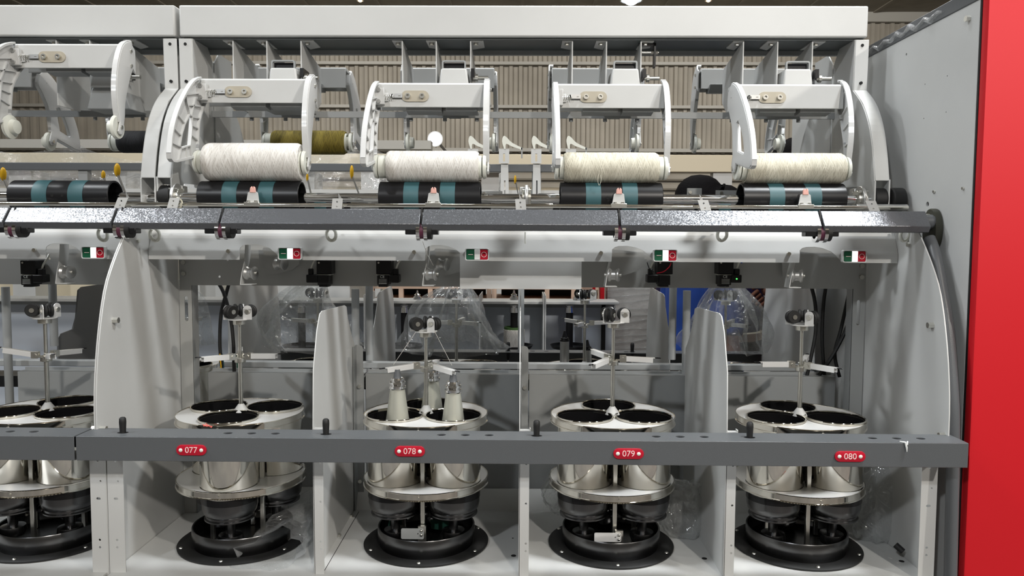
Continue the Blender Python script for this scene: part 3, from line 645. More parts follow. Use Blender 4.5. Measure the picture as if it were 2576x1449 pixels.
# push buttons
def button(x, label, lit=True):
    z = zz(1200, 640, YC); y = YC-.001
    t = thing('push_button_switch', (x, y, z-.013), label, 'switch', 'start and stop switches')
    MB().plate(rrect(x-.0255, x+.0255, z-.0135, z+.0135, .004), [rrect(x-.0232, x+.0232, z-.0112, z+.0112, .003)], 'y', y-.011, y, .0006).build('bezel', m_white, t)
    MB().box(x-.024, x+.024, y-.006, y, z-.012, z+.012).build('housing', m_black, t)
    g = MB().box(x-.0228, x-.0055, y-.0105, y-.005, z-.011, z+.011).build('start_button', m_green, t, bevel=.0008); tag(g, label='green start button')
    MB().box(x-.0185, x-.0085, y-.0111, y-.0104, z-.0006, z+.0006).build('start_mark', m_ltxt, g)
    r_ = MB().box(x+.0065, x+.0228, y-.0105, y-.005, z-.011, z+.011).build('stop_button', m_redl, t, bevel=.0008); tag(r_, label='red stop button')
    MB().pipe((x+.0148, y-.0111, z), (0, 1, 0), .0058, .0048, .0008, 24).build('stop_mark', m_ltxt, r_)
    MB().box(x-.0055, x+.0065, y-.0112, y-.005, z-.011, z+.011).build('lens', m_on if lit else m_off, t, bevel=.0008)
for i in range(4): button(C[i]+.1085, 'green and red push button switch of the %s%s' % (BAY[i], ' with unlit lens' if i == 1 else ', lens lit white'), i != 1)
button(CL+.106, 'green and red push button switch left of the end plate, lens lit')
# ------------------------------------------------------------------ inner frame plates
zpb = zz(1300, 722, YBP)
def frame_plate(x0, x1, cells, label):
    t = thing('inner_frame', ((x0+x1)/2, YBP, ZF), label, 'frame')
    holes = [circ(cx+d, zz(1300, y_, YBP), .0028, 10) for cx in cells for d, y_ in ((-.105, 700), (.125, 702), (-.085, 657))]
    MB().plate([(x0, zpb), (x1, zpb), (x1, zpb+.155), (x0, zpb+.155)], holes, 'y', YBP, YBP+.002).build('cross_plate', m_wshade, t)
    for s, xa in ((1, x0), (-1, x1)):
        xb = xa+s*.030
        zz0 = zz(460, 808, YBP); zz1 = zz(460, 745, YBP)
        MB().plate([(min(xa, xb), ZF), (max(xa, xb), ZF), (max(xa, xb), zpb), (min(xa, xb), zpb)], [stadium_v(xa+s*.0155, zz0, zz1, .008)], 'y', YBP, YBP+.002).build('side_post', m_wshade, t)
        MB().box(xb-.001, xb+.001, YBP, YBP+.03, ZF, zpb).build('post_return', m_grey, t)
        for y_ in (660, 688): MB().cyl((xa+s*.012, YBP, zz(460, y_, YBP)), (xa+s*.012, YBP-.006, zz(460, y_, YBP)), .0055, n=6).build('bolt', m_zinc, t)
    return t
def stadium_v(x, z0, z1, w):
    return [(x+(b-(z0+z1)/2), a-x+(z0+z1)/2) for a, b in stadium(x, (z0+z1)/2, z1-z0, w)]
frame_plate(-.802, .802, C, 'grey inner frame with cross plate and side posts in the right section')
frame_plate(-2.4, -.8215, [CL], 'grey inner frame of the left section')
# plain cover over the cross plate
solo(MB().plate(rrect(xx(1157, 690, 1.70), xx(1463, 690, 1.70), zz(1300, 727, 1.70), CZ-.03, .003), [], 'y', 1.70, 1.702), 'cover_sheet', m_white, 'plain light cover sheet hanging in the middle between 078 and 079', 'cover sheet')
# guide pulleys
def pulleys(cx, label, rear=.05):
    t = thing('guide_pulley_pair', (cx, 1.68, zz(600, 712, 1.68)), label, 'guide pulleys', 'guide pulleys in the panel notches')
    z0 = zz(600, 690, 1.68); x = cx+.002; y = 1.68
    s = MB(); s.prism(smooth_line([(x-.003, z0+.065), (x-.006, z0+.03), (x-.012, z0+.005), (x-.016, z0-.021)], 3)+smooth_line([(x-.0145, z0-.021), (x-.0105, z0+.005), (x-.0045, z0+.03), (x-.0015, z0+.065)], 3), 'y', y-.016, y+.016)
    s.box(x-.016, x+.010, y-.016, y+.016, z0-.0225, z0-.021); s.build('bracket', m_white, t)
    def wheel(c, ax):
        return MB().lathe([(.004, -.0125), (.012, -.0125), (.0145, -.011), (.0145, -.0085), (.0108, -.004), (.0108, .004), (.0145, .0085), (.0145, .011), (.012, .0125), (.004, .0125)], c, ax, 28)
    wheel((x+.004, y-.004, z0+.003), (1, -.25, 0)).build('pulley', m_alu, t)
    if rear: wheel((x+rear, y+.06, z0+.022), (1, -.35, 0)).build('pulley', m_alu, t)
    MB().cyl((x-.016, y-.0, z0+.003), (x+.02, y-.008, z0+.003), .0035, n=8).build('axle', m_zinc, t)
    MB().prism([(x+.0, z0+.06), (x+.085, z0+.05), (x+.085, z0+.02), (x+.07, z0+.008), (x+.03, z0-.004), (x+.005, z0-.002)], 'y', YBP-.012, YBP-.010).build('back_plate', m_wshade, t)
for i in range(4): pulleys(C[i], 'pair of silver grooved guide pulleys below the panel notch of the %s' % BAY[i] if i < 2 else 'silver grooved guide pulley on a white bracket below the notch of the %s' % BAY[i], (.05, .022, 0, 0)[i])
pulleys(CL+.012, 'pair of silver grooved guide pulleys left of the white end plate', .083)
def text(s, size, x, y, z, m, name, parent, ext=.0003):
    cu = bpy.data.curves.new('t', 'FONT'); cu.body = s; cu.size = size; cu.align_x = 'CENTER'; cu.align_y = 'CENTER'; cu.extrude = ext
    o = bpy.data.objects.new('t', cu); me = bpy.data.meshes.new_from_object(o)
    mb = MB(); mb.add([(x+v.co.x, y-v.co.z, z+v.co.y) for v in me.vertices], [tuple(p.vertices) for p in me.polygons])
    bpy.data.objects.remove(o); bpy.data.curves.remove(cu); bpy.data.meshes.remove(me)
    return mb.build(name, m, parent, smooth=False)
def valve(px, side, label, led=False):
    y = 1.742; x = xx(px, 680, y); t = thing('solenoid_valve', (x, y+.02, zz(px, 722, y)), label, 'valve', 'black solenoid valves')
    Z = lambda q: zz(px, q, y)
    MB().box(x-.001, x+.034, y, y+.036, Z(690), Z(655)).build('valve_body', m_black, t, bevel=.0015)
    c_ = MB().box(x+.002, x+.028, y-.004, y+.034, Z(717), Z(692)).box(x+.004, x+.025, y, y+.03, Z(722), Z(717)).build('coil', m_black, t, bevel=.0015)
    MB().box(x-.001, x+.031, y+.002, y+.034, Z(692.3), Z(690.5)).build('gasket', m_nylon, t)
    s0 = (x-.024, x+.002) if side < 0 else (x+.028, x+.052)
    MB().box(*s0, y-.004, y+.026, Z(711), Z(691)).build('connector', m_black, t, bevel=.002)
    s1 = (s0[0]+.003, s0[0]+.013) if side < 0 else (s0[0]+.009, s0[0]+.021)
    MB().box(*s1, y+.002, y+.016, Z(692), Z(676)).build('cable_gland', m_black, t, bevel=.002)
    xm = (s1[0]+s1[1])/2
    MB().tube(smooth_line([(xm, y+.01, Z(677)), (xm+.004, y+.01, Z(665)), (xm+.01, y+.014, Z(652)), (xm+.012, y+.02, Z(640))]), .0022, 8).build('cable', m_nylon, t)
    MB().cyl((x+.005, y, Z(661)), (x+.005, y-.0015, Z(661)), .0022, n=10).build('screw', m_zinc, t)
    if side > 0:
        text('CE', .0085, x+.014, y-.0045, Z(696), m_line, 'marking', c_)
        for k in range(4): MB().box(x+.006, x+.024, y-.0046, y-.004, Z(702+3.4*k), Z(702.9+3.4*k)).build('rating_line', m_line, c_)
    if led: MB().cyl((s0[0]+.012, y-.006, Z(701)), (s0[0]+.012, y-.003, Z(701)), .0016, n=10).build('indicator', m_led, t)
valve(797, -1, 'black solenoid valve with connector on its left, between 077 and 078')
valve(947, 1, 'black solenoid valve with connector on its right, left of the 078 pulleys')
valve(1655, -1, 'black solenoid valve with a red wire, between 079 and the 079 switch')
valve(1808, 1, 'black solenoid valve with a green light, left of the 080 pulleys', True)
valve(52, 1, 'black solenoid valve at the left edge')
solo(MB().tube(smooth_line([at(1688, 661, 1.735), at(1683, 672, 1.732), at(1668, 684, 1.732), at(1652, 687, 1.735)]), .0012, 6), 'red_wire', m_redl, 'thin red wire looping over the black valve near 079', 'wire')
solo(MB().tube(smooth_line([at(1628, 660, 1.735), at(1634, 676, 1.732), at(1645, 684, 1.735)]), .001, 6), 'black_wire', m_rubber, 'thin black wire into the valve near 079', 'wire')
# ------------------------------------------------------------------ bay floor, rear panels, dividers
def bay_floor(x0, x1, label, cells):
    t = thing('bay_floor_tray', ((x0+x1)/2, 1.6, ZF-.004), label, 'bay floor')
    MB().box(x0, x1, YP-.03, 1.818, ZF-.004, ZF).build('sheet', m_white, t)
    MB().box(x0, x1, YP-.03, YP-.027, ZF-.06, ZF).build('front_lip', m_white, t)
    z1_ = zz(700, 1232, YLP)
    MB().prism([(1.81, ZF), (1.813, ZF), (1.838, z1_+.012), (1.835, z1_+.012)], 'x', x0, x1).build('rear_riser', m_white, t)
bay_floor(-.802, .802, 'white sheet floor of the four numbered bays', C)
bay_floor(-2.3, -.811, 'white sheet floor of the bay at the left edge', [CL])
for x0_, x1_, l_ in ((-.802, .802, 'far side bay floor behind the numbered bays'), (-2.3, -.8215, 'far side bay floor at the left')):
    solo(MB().box(x0_, x1_, 2*MID-1.818, 2*MID-YP-.003, ZF-.010, ZF-.006), 'bay_floor_tray', m_white, l_, 'bay floor')
for x in (-.202-.115, .198+.17, .598+.165, -.05+.0):
    pass
def onfloor(px, py, z):
    d = ray(px, py); return d.x*(z-CZ)/d.z, d.y*(z-CZ)/d.z
bf = [o for o in bpy.data.objects if o.name == 'bay_floor_tray'][0]
for px, py in ((884, 1300), (853, 1349)):
    x, y = onfloor(px, py, ZF); MB().cyl((x, y, ZF), (x, y, ZF+.005), .005, n=6).build('floor_bolt', m_zinc, bf)
for px, py in ((1292, 1398), (1772, 1405), (2268, 1412), (1290, 1354)):
    x, y = onfloor(px, py, ZF); MB().cyl((x, y, ZF-.003), (x, y, ZF+.0004), .0055 if py > 1390 else .002, n=14).build('floor_hole', m_hole, bf)
x0_, y0_ = onfloor(816, 1436, ZF); x1_, y1_ = onfloor(903, 1287, ZF)
MB().bar((x0_, y0_, ZF), (x1_, y1_, ZF), .0012, .0008).build('sheet_seam', m_hole, bf)
P = at(1650, 130, 1.84); t = thing('stop_bracket', P, 'black angle bracket with a bolt hanging under the beam above the third holder', 'bracket')
MB().box(P.x-.004, P.x, P.y, P.y+.02, zz(1650, 168, 1.84), zb1-.004).box(P.x-.04, P.x, P.y, P.y+.02, zb1-.006, zb1-.003).build('angle', m_black, t)
MB().cyl((P.x-.032, P.y+.01, P.z), (P.x+.008, P.y+.01, P.z), .0032, n=12).cyl((P.x-.010, P.y+.01, P.z), (P.x-.004, P.y+.01, P.z), .006, n=6).cyl((P.x+.001, P.y+.01, P.z), (P.x+.006, P.y+.01, P.z), .006, n=6).build('bolt', m_zinc, t)
mb = MB(); P = [(HX-.004+.004*sin(k*1.7), 1.58+k*.021, HZ+.012+.006*sin(k*2.3)) for k in range(18)]
mb.tube(P, [.0025+.0045*abs(sin(k*.9)) for k in range(18)], 9)
solo(mb, 'plastic_wrap', m_film, 'crinkled clear plastic wrap along the dark top edge of the cabinet', 'plastic wrap', ang=20)
lpt = zz(600, 940, YLP); lpb = ZF
def rear_panel(x0, x1, label):
    t = thing('bay_back_sheet', ((x0+x1)/2, YLP, ZF), label, 'back sheet')
    MB().box(x0, x1, YLP, YLP+.002, ZF, lpt).box(x0, x1, YLP, YLP+.03, lpt, lpt+.002).build('sheet', m_grey, t, bevel=.0008)
    MB().box(x0, x1, YLP+.03, YLP+.033, lpt-.04, lpt+.008).build('rear_flange', m_grey, t)
XD = [-.4015, -.0005, .3995]
bx = [-.770, XD[0]+.02, XD[1]+.02, XD[2]+.02, .770]
for i in range(4): rear_panel(bx[i]+.002, bx[i+1]-.002, 'grey back sheet behind the pot of the %s' % BAY[i])
rear_panel(-1.24, -.86, 'grey rear panel behind the pot at the left edge')
# centre rail and dark gutter
zr1, zr0 = zz(900, 910, 1.935), zz(900, 925, 1.935)
for x0, x1, lb in ((-.765, .765, 'grey centre rail behind the rear panels, right section'), (-2.3, -.86, 'grey centre rail behind the rear panels, left section')):
    solo(MB().box(x0, x1, 1.925, 1.95, zr0, zr1), 'centre_rail', m_grey, lb, 'rail', bevel=.0015)
    solo(MB().box(x0, x1, 1.905, 1.985, zr0-.05, zr0-.022), 'drive_belt_gutter', m_black, lb.replace('grey centre rail', 'black belt gutter'), 'gutter')
for px, y1_, y0_, Y_, lb in ((895, 727, 868, 1.88, 'grey vertical tube just right of the 077 partition, front one'), (930, 700, 906, 1.93, 'grey vertical tube just right of the 077 partition, rear one'),
        (1690, 700, 904, 1.93, 'grey vertical tube left of the 079 partition, rear one'), (1723, 731, 1000, 1.88, 'grey vertical tube left of the 079 partition, front one'),
        (33, 722, 1230, 1.88, 'grey vertical tube at the left edge'), (137, 700, 870, 1.93, 'grey vertical tube behind the leftmost pot head')):
    solo(MB().cyl(at(px, y0_, Y_), (xx(px, y0_, Y_), Y_, zz(px, y1_, Y_)), .0095, n=20), 'support_tube', m_grey, lb, 'tube')
# partitions between bays
xpd = XD[0]
PT = [(YP, ZF-.09)]+[atx(a, b, xpd) for a, b in ((782, 1085), (788, 930), (797, 830), (804, 790), (810, 782), (866, 768), (871, 772), (874, 800), (884, 845), (893, 872))]+[(1.828, ZF-.0)]
PT = [(max(YP, y), z) for y, z in PT]
def partition(x, label, back=False, lit=True):
    F = (lambda y: 2*MID-y) if back else (lambda y: y)
    t = thing('bay_partition', (x, F(1.62), ZF), label, 'partition', 'partitions between the bays')
    MB().plate([(F(y), z) for y, z in PT[1:]]+[(F(1.828), ZF), (F(YP), ZF), ], [], 'x', x-.001, x+.001).build('side_sheet', m_white, t)
    d = -1 if back else 1
    zt_ = PT[1][1]-.055
    MB().plate([(x, ZF-.09), (x+.019*1, ZF-.09), (x+.019, CZ-.41), (x, CZ-.41)], [circ(x+.013, z, .0022, 10) for z in (CZ-.425, CZ-.437, CZ-.515, ZF+.065, ZF+.05)], 'y', *sorted((F(YP), F(YP+.0015)))).build('front_flange', m_white, t)
    if not back: MB().box(x, x+.021, YP, YP+.012, CZ-.372, CZ-.3705).box(x+.0195, x+.021, YP, YP+.012, CZ-.3705, CZ-.367).build('foot_tab', m_white, t)
    return t
for i in range(3): partition(XD[i], ('white partition right of the first pot', 'partition seen edge on in the middle', 'grey partition left of the last pot')[i])
for i in range(3): partition(-XD[i]-.0005, 'far side partition seen through the opening, %s' % ('right of the wrapped load', 'edge on in the middle', 'left of the black upright tube')[i], True)
for i, (x, lb) in enumerate(((XD[0], '077'), (XD[1], '078'), (XD[2], '079'))):
    t = thing('partition_post', (x+.012, 1.83, ZF), 'narrow grey post at the back of the %s partition' % {'077': 'first, leftmost', '078': 'middle', '079': 'last, rightmost'}[lb], 'post', 'narrow posts behind the partitions')
    ztp = zz(900, 868, 1.83)
    MB().plate([(x+.003, ZF)]+[(x+.020, ZF), (x+.020, ztp-.008), (x+.017, ztp-.002), (x+.011, ztp), (x+.003, ztp)], [], 'y', 1.83, 1.832).box(x+.003, x+.005, 1.80, 1.832, ZF, ztp).build('post', m_grey, t)
    for q in (972, 1210): MB().cyl((x+.011, 1.83, zz(900, q, 1.83)), (x+.011, 1.825, zz(900, q, 1.83)), .005, n=6).build('bolt', m_zinc, t)
# end plates with curved front edge
EP = smooth_line([atx(a, b, EX) for a, b in ((2300, 560), (2322, 607), (2347, 670), (2368, 745), (2383, 870), (2389, 1000), (2386, 1110))], 3)
def end_plate(x, label, side, fl):
    t = thing('end_plate', (x, 1.62, ZF), label, 'end plate')
    P = EP+[(YP, CZ-.405), (YP, ZF-.09), (1.828, ZF-.09), (1.828, CZ-.2), (YBP+.003, CZ-.2), (YBP+.003, EP[0][1])]
    P = [(max(y, 1.405), z) for y, z in P]
    MB().plate(P, [], 'x', x-.0012, x+.0012).build('side_sheet', m_white, t)
    x0, x1 = sorted((x, x+fl))
    MB().plate([(x0, ZF-.09), (x1, ZF-.09), (x1, CZ-.41), (x0, CZ-.41)], [circ((x0+x1)/2, z, .0024, 10) for z in (CZ-.425, CZ-.437, ZF+.065, ZF+.05)]+[circ((x0+x1)/2+.005, CZ-.477, .0018, 8), stadium((x0+x1)/2, CZ-.512, .009, .005, 4)], 'y', YP-.001, YP+.0005).build('front_flange', m_white, t)
    for a, b in ((2357, 820), (2386, 1100)):
        y, z = atx(a, b, EX); MB().cyl((x, y+.012, z), (x+side*.012, y+.012, z), .0062, n=6).build('bolt', m_zinc, t)
    y, z = atx(2296, 615, EX)
    MB().cyl((x, y+.012, z), (x+side*.006, y+.012, z), .005, n=6).build('bolt', m_zinc, t)
end_plate(EX, 'large curved grey end plate beside the cabinet at the right', -1, -.03)
end_plate(-EX, 'large white curved end plate left of bay 077', 1, .031)
end_plate(-EX-.0035, 'white curved end plate of the left section, tight behind its neighbour', -1, -.031)
for x, lb in ((EX-.028, 'far side curved end plate behind the cables at the right'), (-EX+.028, 'far side curved end plate behind the cables at the left')):
    F = lambda y: 2*MID-y
    solo(MB().plate([(F(y), z) for y, z in EP+[(YP, ZF-.05), (1.86, ZF-.05), (1.86, EP[0][1])]], [], 'x', x-.0012, x+.0012), 'end_plate', m_white, lb, 'end plate')
for a, b in ((-.35, 1.52), (-.355, 1.60), (.37, 1.55), (.77, 1.52), (-.05, 1.50)):
    pass
solo(MB().plate([atx(a, b, -1.21) for a, b in ((272, 712), (205, 722), (196, 730), (190, 800), (182, 828), (150, 840), (145, 850), (145, 912), (272, 912))], [], 'x', -1.212, -1.208), 'stepped_side_plate', m_dgrey, 'dark grey stepped plate behind the leftmost pot head', 'side plate')
# ------------------------------------------------------------------ spindle pots
TOPD = 1.45-.3744; LOWD = 1.45-.5098
def make_pot(cx, ca, ha, label, arm_tilt=(0, 0, 0), armz=1.45-.2424, grp='three cup spindle pots', hd=0):
    t = thing('spindle_pot', (cx, YPOT, ZF), label, 'spindle pot', grp); c = Vector((cx, YPOT, 0))
    A = [radians(ca+120*k) for k in range(3)]; B = [radians(ca+60+120*k) for k in range(3)]
    ctr = [(cx+.0712*cos(a), YPOT+.0712*sin(a)) for a in A]
    for nm, zt_, rr in (('top_disc', TOPD, .1305), ('lower_disc', LOWD, .1315)):
        d = MB().plate(circ(cx, YPOT, rr, 64), [circ(x, y, .0583, 40) for x, y in ctr], 'z', zt_-.003, zt_-.001).build(nm, m_plate, t)
        MB().lathe([(rr-.001, -.003), (rr, .0), (rr+.0015, .0005), (rr+.0022, -.0006), (rr+.001, -.002), (rr+.001, -.0125), (rr+.0028, -.0135), (rr+.003, -.0150), (rr+.0012, -.016), (rr-.001, -.0155)], (cx, YPOT, zt_), (0, 0, 1), 72, closed=True).build('rim_band', m_steel, d)
        for b in (-90, 30, 150):
            b = radians(b+ca*0); MB().cyl((cx+(rr)*cos(b), YPOT+rr*sin(b), zt_-.0075), (cx+(rr+.004)*cos(b), YPOT+(rr+.004)*sin(b), zt_-.0075), .0022, n=10).build('rivet', m_zinc, d)
        for b in B:
            MB().sphere((cx+.035*cos(b), YPOT+.035*sin(b), zt_), .0032, 10).build('screw', m_zinc, d)
    for x, y in ctr:
        cup = MB().lathe([(.055, LOWD-.02), (.0577, LOWD-.018), (.0577, TOPD), (.0597, TOPD+.001), (.0604, TOPD+.003), (.0595, TOPD+.0048), (.0575, TOPD+.004), (.0570, TOPD-.001), (.0570, LOWD-.019)], (x, y, 0), n=56, closed=True).build('cup', m_steel, t, ang=60)
        MB().lathe([(.0566, TOPD-.0005), (.0563, LOWD-.03), (.02, LOWD-.032), (0, LOWD-.032), (0, LOWD-.034), (.0568, LOWD-.033), (.0569, TOPD-.0005)], (x, y, 0), n=56, closed=True).build('added_dark_inner', m_lin, cup, ang=60)  # dark inner wall added so the steel cup looks black inside
        MB().lathe([(.0555, -.018), (.0555, -.045), (.053, -.056), (.048, -.062), (.048, -.066), (.051, -.068), (.051, -.0705), (.02, -.0735), (.014, -.077), (.010, -.085), (.010, -.105), (.024, -.108), (.026, -.118), (.022, -.128), (.0, -.128)], (x, y, LOWD), n=40).build('spindle_base', m_dsteel, cup)
    for b in B:
        x, y = cx+.062*cos(b), YPOT+.062*sin(b)
        MB().box(x-.0045, x+.0045, y-.0045, y+.0045, ZF+.012, TOPD-.003).build('post', m_zinc, t, bevel=.001)
    # tray and flange on the floor
    MB().lathe([(.0, .011), (.099, .011), (.101, .014), (.101, .041), (.1035, .042), (.1045, .040), (.1045, .020), (.101, .010), (.101, .0)], (cx, YPOT, ZF), n=72).build('tray', m_dsteel, t, ang=50)
    fl = MB().lathe([(.098, .001), (.134, .001), (.1345, .004), (.131, .0065), (.112, .0075), (.104, .004)], (cx, YPOT, ZF), n=72, closed=True).build('floor_flange', m_rubber, t)
    for b in (-90, 30, 150, -30, 210):
        b = radians(b); MB().sphere((cx+.126*cos(b), YPOT+.126*sin(b), ZF+.007), .0042, 10, (1, 1, .6)).build('rivet', m_zinc, fl)
    # brake levers in the tray
    for k, b in enumerate(B):
        q = Vector((cx+.03*cos(b), YPOT+.03*sin(b), ZF+.075)); e = Vector((cx+.03*cos(b)+.045*cos(b+1.9), YPOT+.03*sin(b)+.045*sin(b+1.9), ZF+.072))
        MB().bar(q, e, .016, .012).sphere(q, .012, 12, (1, 1, .7)).build('brake_lever', m_black, t, bevel=.002)
        MB().sphere((e.x, e.y, e.z-.009), .004, 8).sphere((e.x*.6+q.x*.4, e.y*.6+q.y*.4, e.z-.009), .0035, 8).build('lever_nut', m_zinc, t)
    # pole
    MB().lathe([(.016, -.001), (.014, .004), (.007, .014), (.0055, .016), (0, .016)], (cx, YPOT, TOPD), n=20).build('pole_foot', m_white, t)
    zh = 1.45-.175-hd
    MB().cyl((cx, YPOT, TOPD), (cx, YPOT, armz-.022), .0046, n=16).cyl((cx, YPOT, armz-.022), (cx, YPOT, zh), .0037, n=16).build('pole', m_zinc, t)
    MB().pipe((cx, YPOT, armz-.026), (0, 0, 1), .0115, .0037, .010, 24).build('arm_collar', m_zinc, t, bevel=.001)
    for k in range(3):
        a = radians(ha+120*k); d = Vector((cos(a), sin(a), 0)); tl = arm_tilt[k]; p0 = Vector((cx, YPOT, armz-.012))+d*.02; dd = (d+Vector((0, 0, tl))).normalized()
        n_ = Vector((-sin(a), cos(a), 0))
        MB().bar(Vector((cx, YPOT, armz-.015))+d*.006, Vector((cx, YPOT, armz-.015))+d*.027, .012, .002).bar(p0+n_*.005-d*.006, p0+n_*.005+d*.008, .0015, .014).bar(p0-n_*.005-d*.006, p0-n_*.005+d*.008, .0015, .014).build('hinge', m_zinc, t)
        arm = MB(); q0 = p0+dd*.0-Vector((0, 0, 0)); q1 = p0+dd*.068
        up = n_.cross(dd).normalized()
        if up.z < 0: up = -up
        arm.bar(q0+up*.005, q1+up*.005, .010, .0012, up); arm.bar(q0+n_*.005, q1+n_*.005-dd*.004, .0012, .010, up); arm.bar(q0-n_*.005, q1-n_*.005-dd*.004, .0012, .010, up)
        ao = arm.build('guide_arm', m_plate, t)
        MB().tube([q1+up*.005+dd*(.006+.006*cos(w))+n_*.0035*sin(w) for w in [i*2*pi/12 for i in range(13)]], .0009, 6).build('eyelet', m_black, ao)
        MB().cyl(p0-n_*.008, p0+n_*.008, .0035, n=10).build('hinge_pin', m_zinc, ao)
    # pulley head
    MB().pipe((cx, YPOT, zh-.012), (0, 0, 1), .0135, .0037, .010, 28).build('head_collar', m_zinc, t, bevel=.001)
    MB().plate(circ(cx, YPOT, .024, 24), [], 'z', zh-.001, zh+.001).build('head_plate', m_plate, t)
    for k in range(3):
        a = radians(ha+8+120*k); d = Vector((cos(a), sin(a), 0)); n_ = Vector((sin(a), -cos(a), 0)); wc = Vector((cx, YPOT, zh+.017))+d*.022
        bk = MB().bar(wc+n_*.011+Vector((0, 0, -.017)), wc+n_*.011+Vector((0, 0, .006)), .0016, .019, d).cyl(wc+n_*.0102+Vector((0, 0, .004)), wc+n_*.0118+Vector((0, 0, .004)), .0095, n=16)
        bk = bk.build('wheel_bracket', m_plate, t)
        MB().lathe([(.003, -.0085), (.0125, -.0085), (.014, -.007), (.014, -.004), (.010, -.001), (.010, .001), (.014, .004), (.014, .007), (.0125, .0085), (.003, .0085)], wc, n_, 28).build('guide_wheel', m_rubber, bk)
        MB().cyl(wc-n_*.010, wc+n_*.0135, .003, n=10).cyl(wc+n_*.0115, wc+n_*.0155, .0052, n=6).cyl(wc-n_*.009, wc-n_*.0105, .005, n=12).build('axle', m_zinc, bk)
    return t
DL = [(-90, -10, (.03, .03, .03), 1.2076), (90, 200, (-.10, -.10, -.1), 1.19), (90, -5, (-.03, .05, -.08), 1.207), (90, 182, (.0, .0, .06), 1.197)]
lab = ['steel three cup spindle pot with one cup in front, bay 077', 'steel three cup spindle pot holding three pale bobbins, bay 078', 'empty steel three cup spindle pot in bay 079', 'empty steel three cup spindle pot beside the right end plate, bay 080']
pots = [make_pot(C[i], DL[i][0], DL[i][1], lab[i], DL[i][2], DL[i][3], hd=(0, .024, .002, .005)[i]) for i in range(4)]
make_pot(CL, 90, 190, 'steel three cup spindle pot cut off by the left edge', (.18, .1, -.05), 1.45-.243)
# little plates and felts standing in the trays
def tray_plate(px0, px1, py0, py1, Y, label, m=m_plate):
    a = at(px0, py1, Y); b = at(px1, py0, Y); t = thing('deflector_plate', ((a.x+b.x)/2, Y, ZF+.011), label, 'deflector plate')
    MB().plate(rrect(a.x, b.x, a.z, b.z, .003), [circ(b.x-.012, (a.z+b.z)/2, .0016, 8)], 'y', Y, Y+.0015).build('plate', m, t)
    MB().box(b.x-.012, b.x+.004, Y+.002, Y+.01, ZF+.011, b.z+.004).build('mount', m_zinc, t)
    for q in (.004, .013): MB().sphere((b.x-.005, Y-.001, b.z-q), .0034, 8).build('screw', m_zinc, t)
tray_plate(1495, 1563, 1341, 1363, 1.535, 'bright white deflector plate standing in the 079 tray')
tray_plate(1009, 1066, 1330, 1356, 1.54, 'grey deflector plate standing in the 078 tray', m_grey)
solo(MB().bar(at(1085, 1318, 1.64), at(1145, 1325, 1.60), .004, .02), 'felt_strip', m_felt, 'dark green felt strip standing in the 078 tray, right one', 'felt strip')
solo(MB().bar(at(978, 1322, 1.62), at(1020, 1318, 1.66), .004, .02), 'felt_strip', m_felt, 'dark green felt strip at the left in the 078 tray', 'felt strip')
# bobbins in pot 078
def bobbin(x, y, dz, label):
    z = 1.45-.281+dz; t = thing('bobbin', (x, y, 1.0), label, 'bobbin', 'pale bobbins in the 078 pot')
    MB().lathe([(.0, -.165), (.034, -.165), (.0225, -.09), (.0185, -.06), (.0165, -.045), (.0155, -.036), (0, -.036)], (x, y, z), n=40).build('wound_body', m_bob, t, ang=50)
    MB().lathe([(.0145, -.040), (.0180, -.036), (.0180, -.031), (.0150, -.029), (.0175, -.026), (.0172, -.022), (.0135, -.020), (.0150, -.0175), (.0130, -.014), (.009, -.013), (0, -.013)], (x, y, z), n=36).build('chrome_cap', m_chrome, t)
    MB().lathe([(.0085, -.014), (.0055, .004), (.0035, .004), (.003, -.003), (0, -.003)], (x, y, z), n=20).build('tip', m_dark, t)
ctr = [(C[1]+.0712*cos(radians(90+120*k)), YPOT+.0712*sin(radians(90+120*k))) for k in range(3)]
bobbin(ctr[0][0]+.004, ctr[0][1], .0, 'pale bobbin behind the pole in the rear cup of the 078 pot')
bobbin(ctr[1][0]+.004, ctr[1][1]+.01, -.0, 'pale bobbin in the left cup of the 078 pot')
bobbin(ctr[2][0], ctr[2][1]-.004, -.004, 'pale bobbin in the right cup of the 078 pot')
for a, b, lb in (((1046, 835), (990, 917), 'thread from the 078 head down to the left arm tip'), ((1094, 835), (1137, 919), 'thread from the 078 head down to the right arm tip')):
    solo(MB().tube([at(*a, 1.60), at(*b, 1.60)], .0005, 4), 'thread', m_yarnw, lb, 'thread')
solo(MB().tube([at(1063, 607, 1.535), at(1075, 640, 1.60), at(1090, 668, 1.67)], .0005, 4), 'thread', m_yarnw, 'thread from the 078 roller down to the guide pulleys', 'thread')
# far side pots: only heads, poles and upper parts show
mp = make_pot(C[0], 90, 20, 'x', (0.02, .02, .02), 1.45-.232)
def far(dx, label): return dup(mp, label, dx, -.005, back=True, group='far side spindle pots')
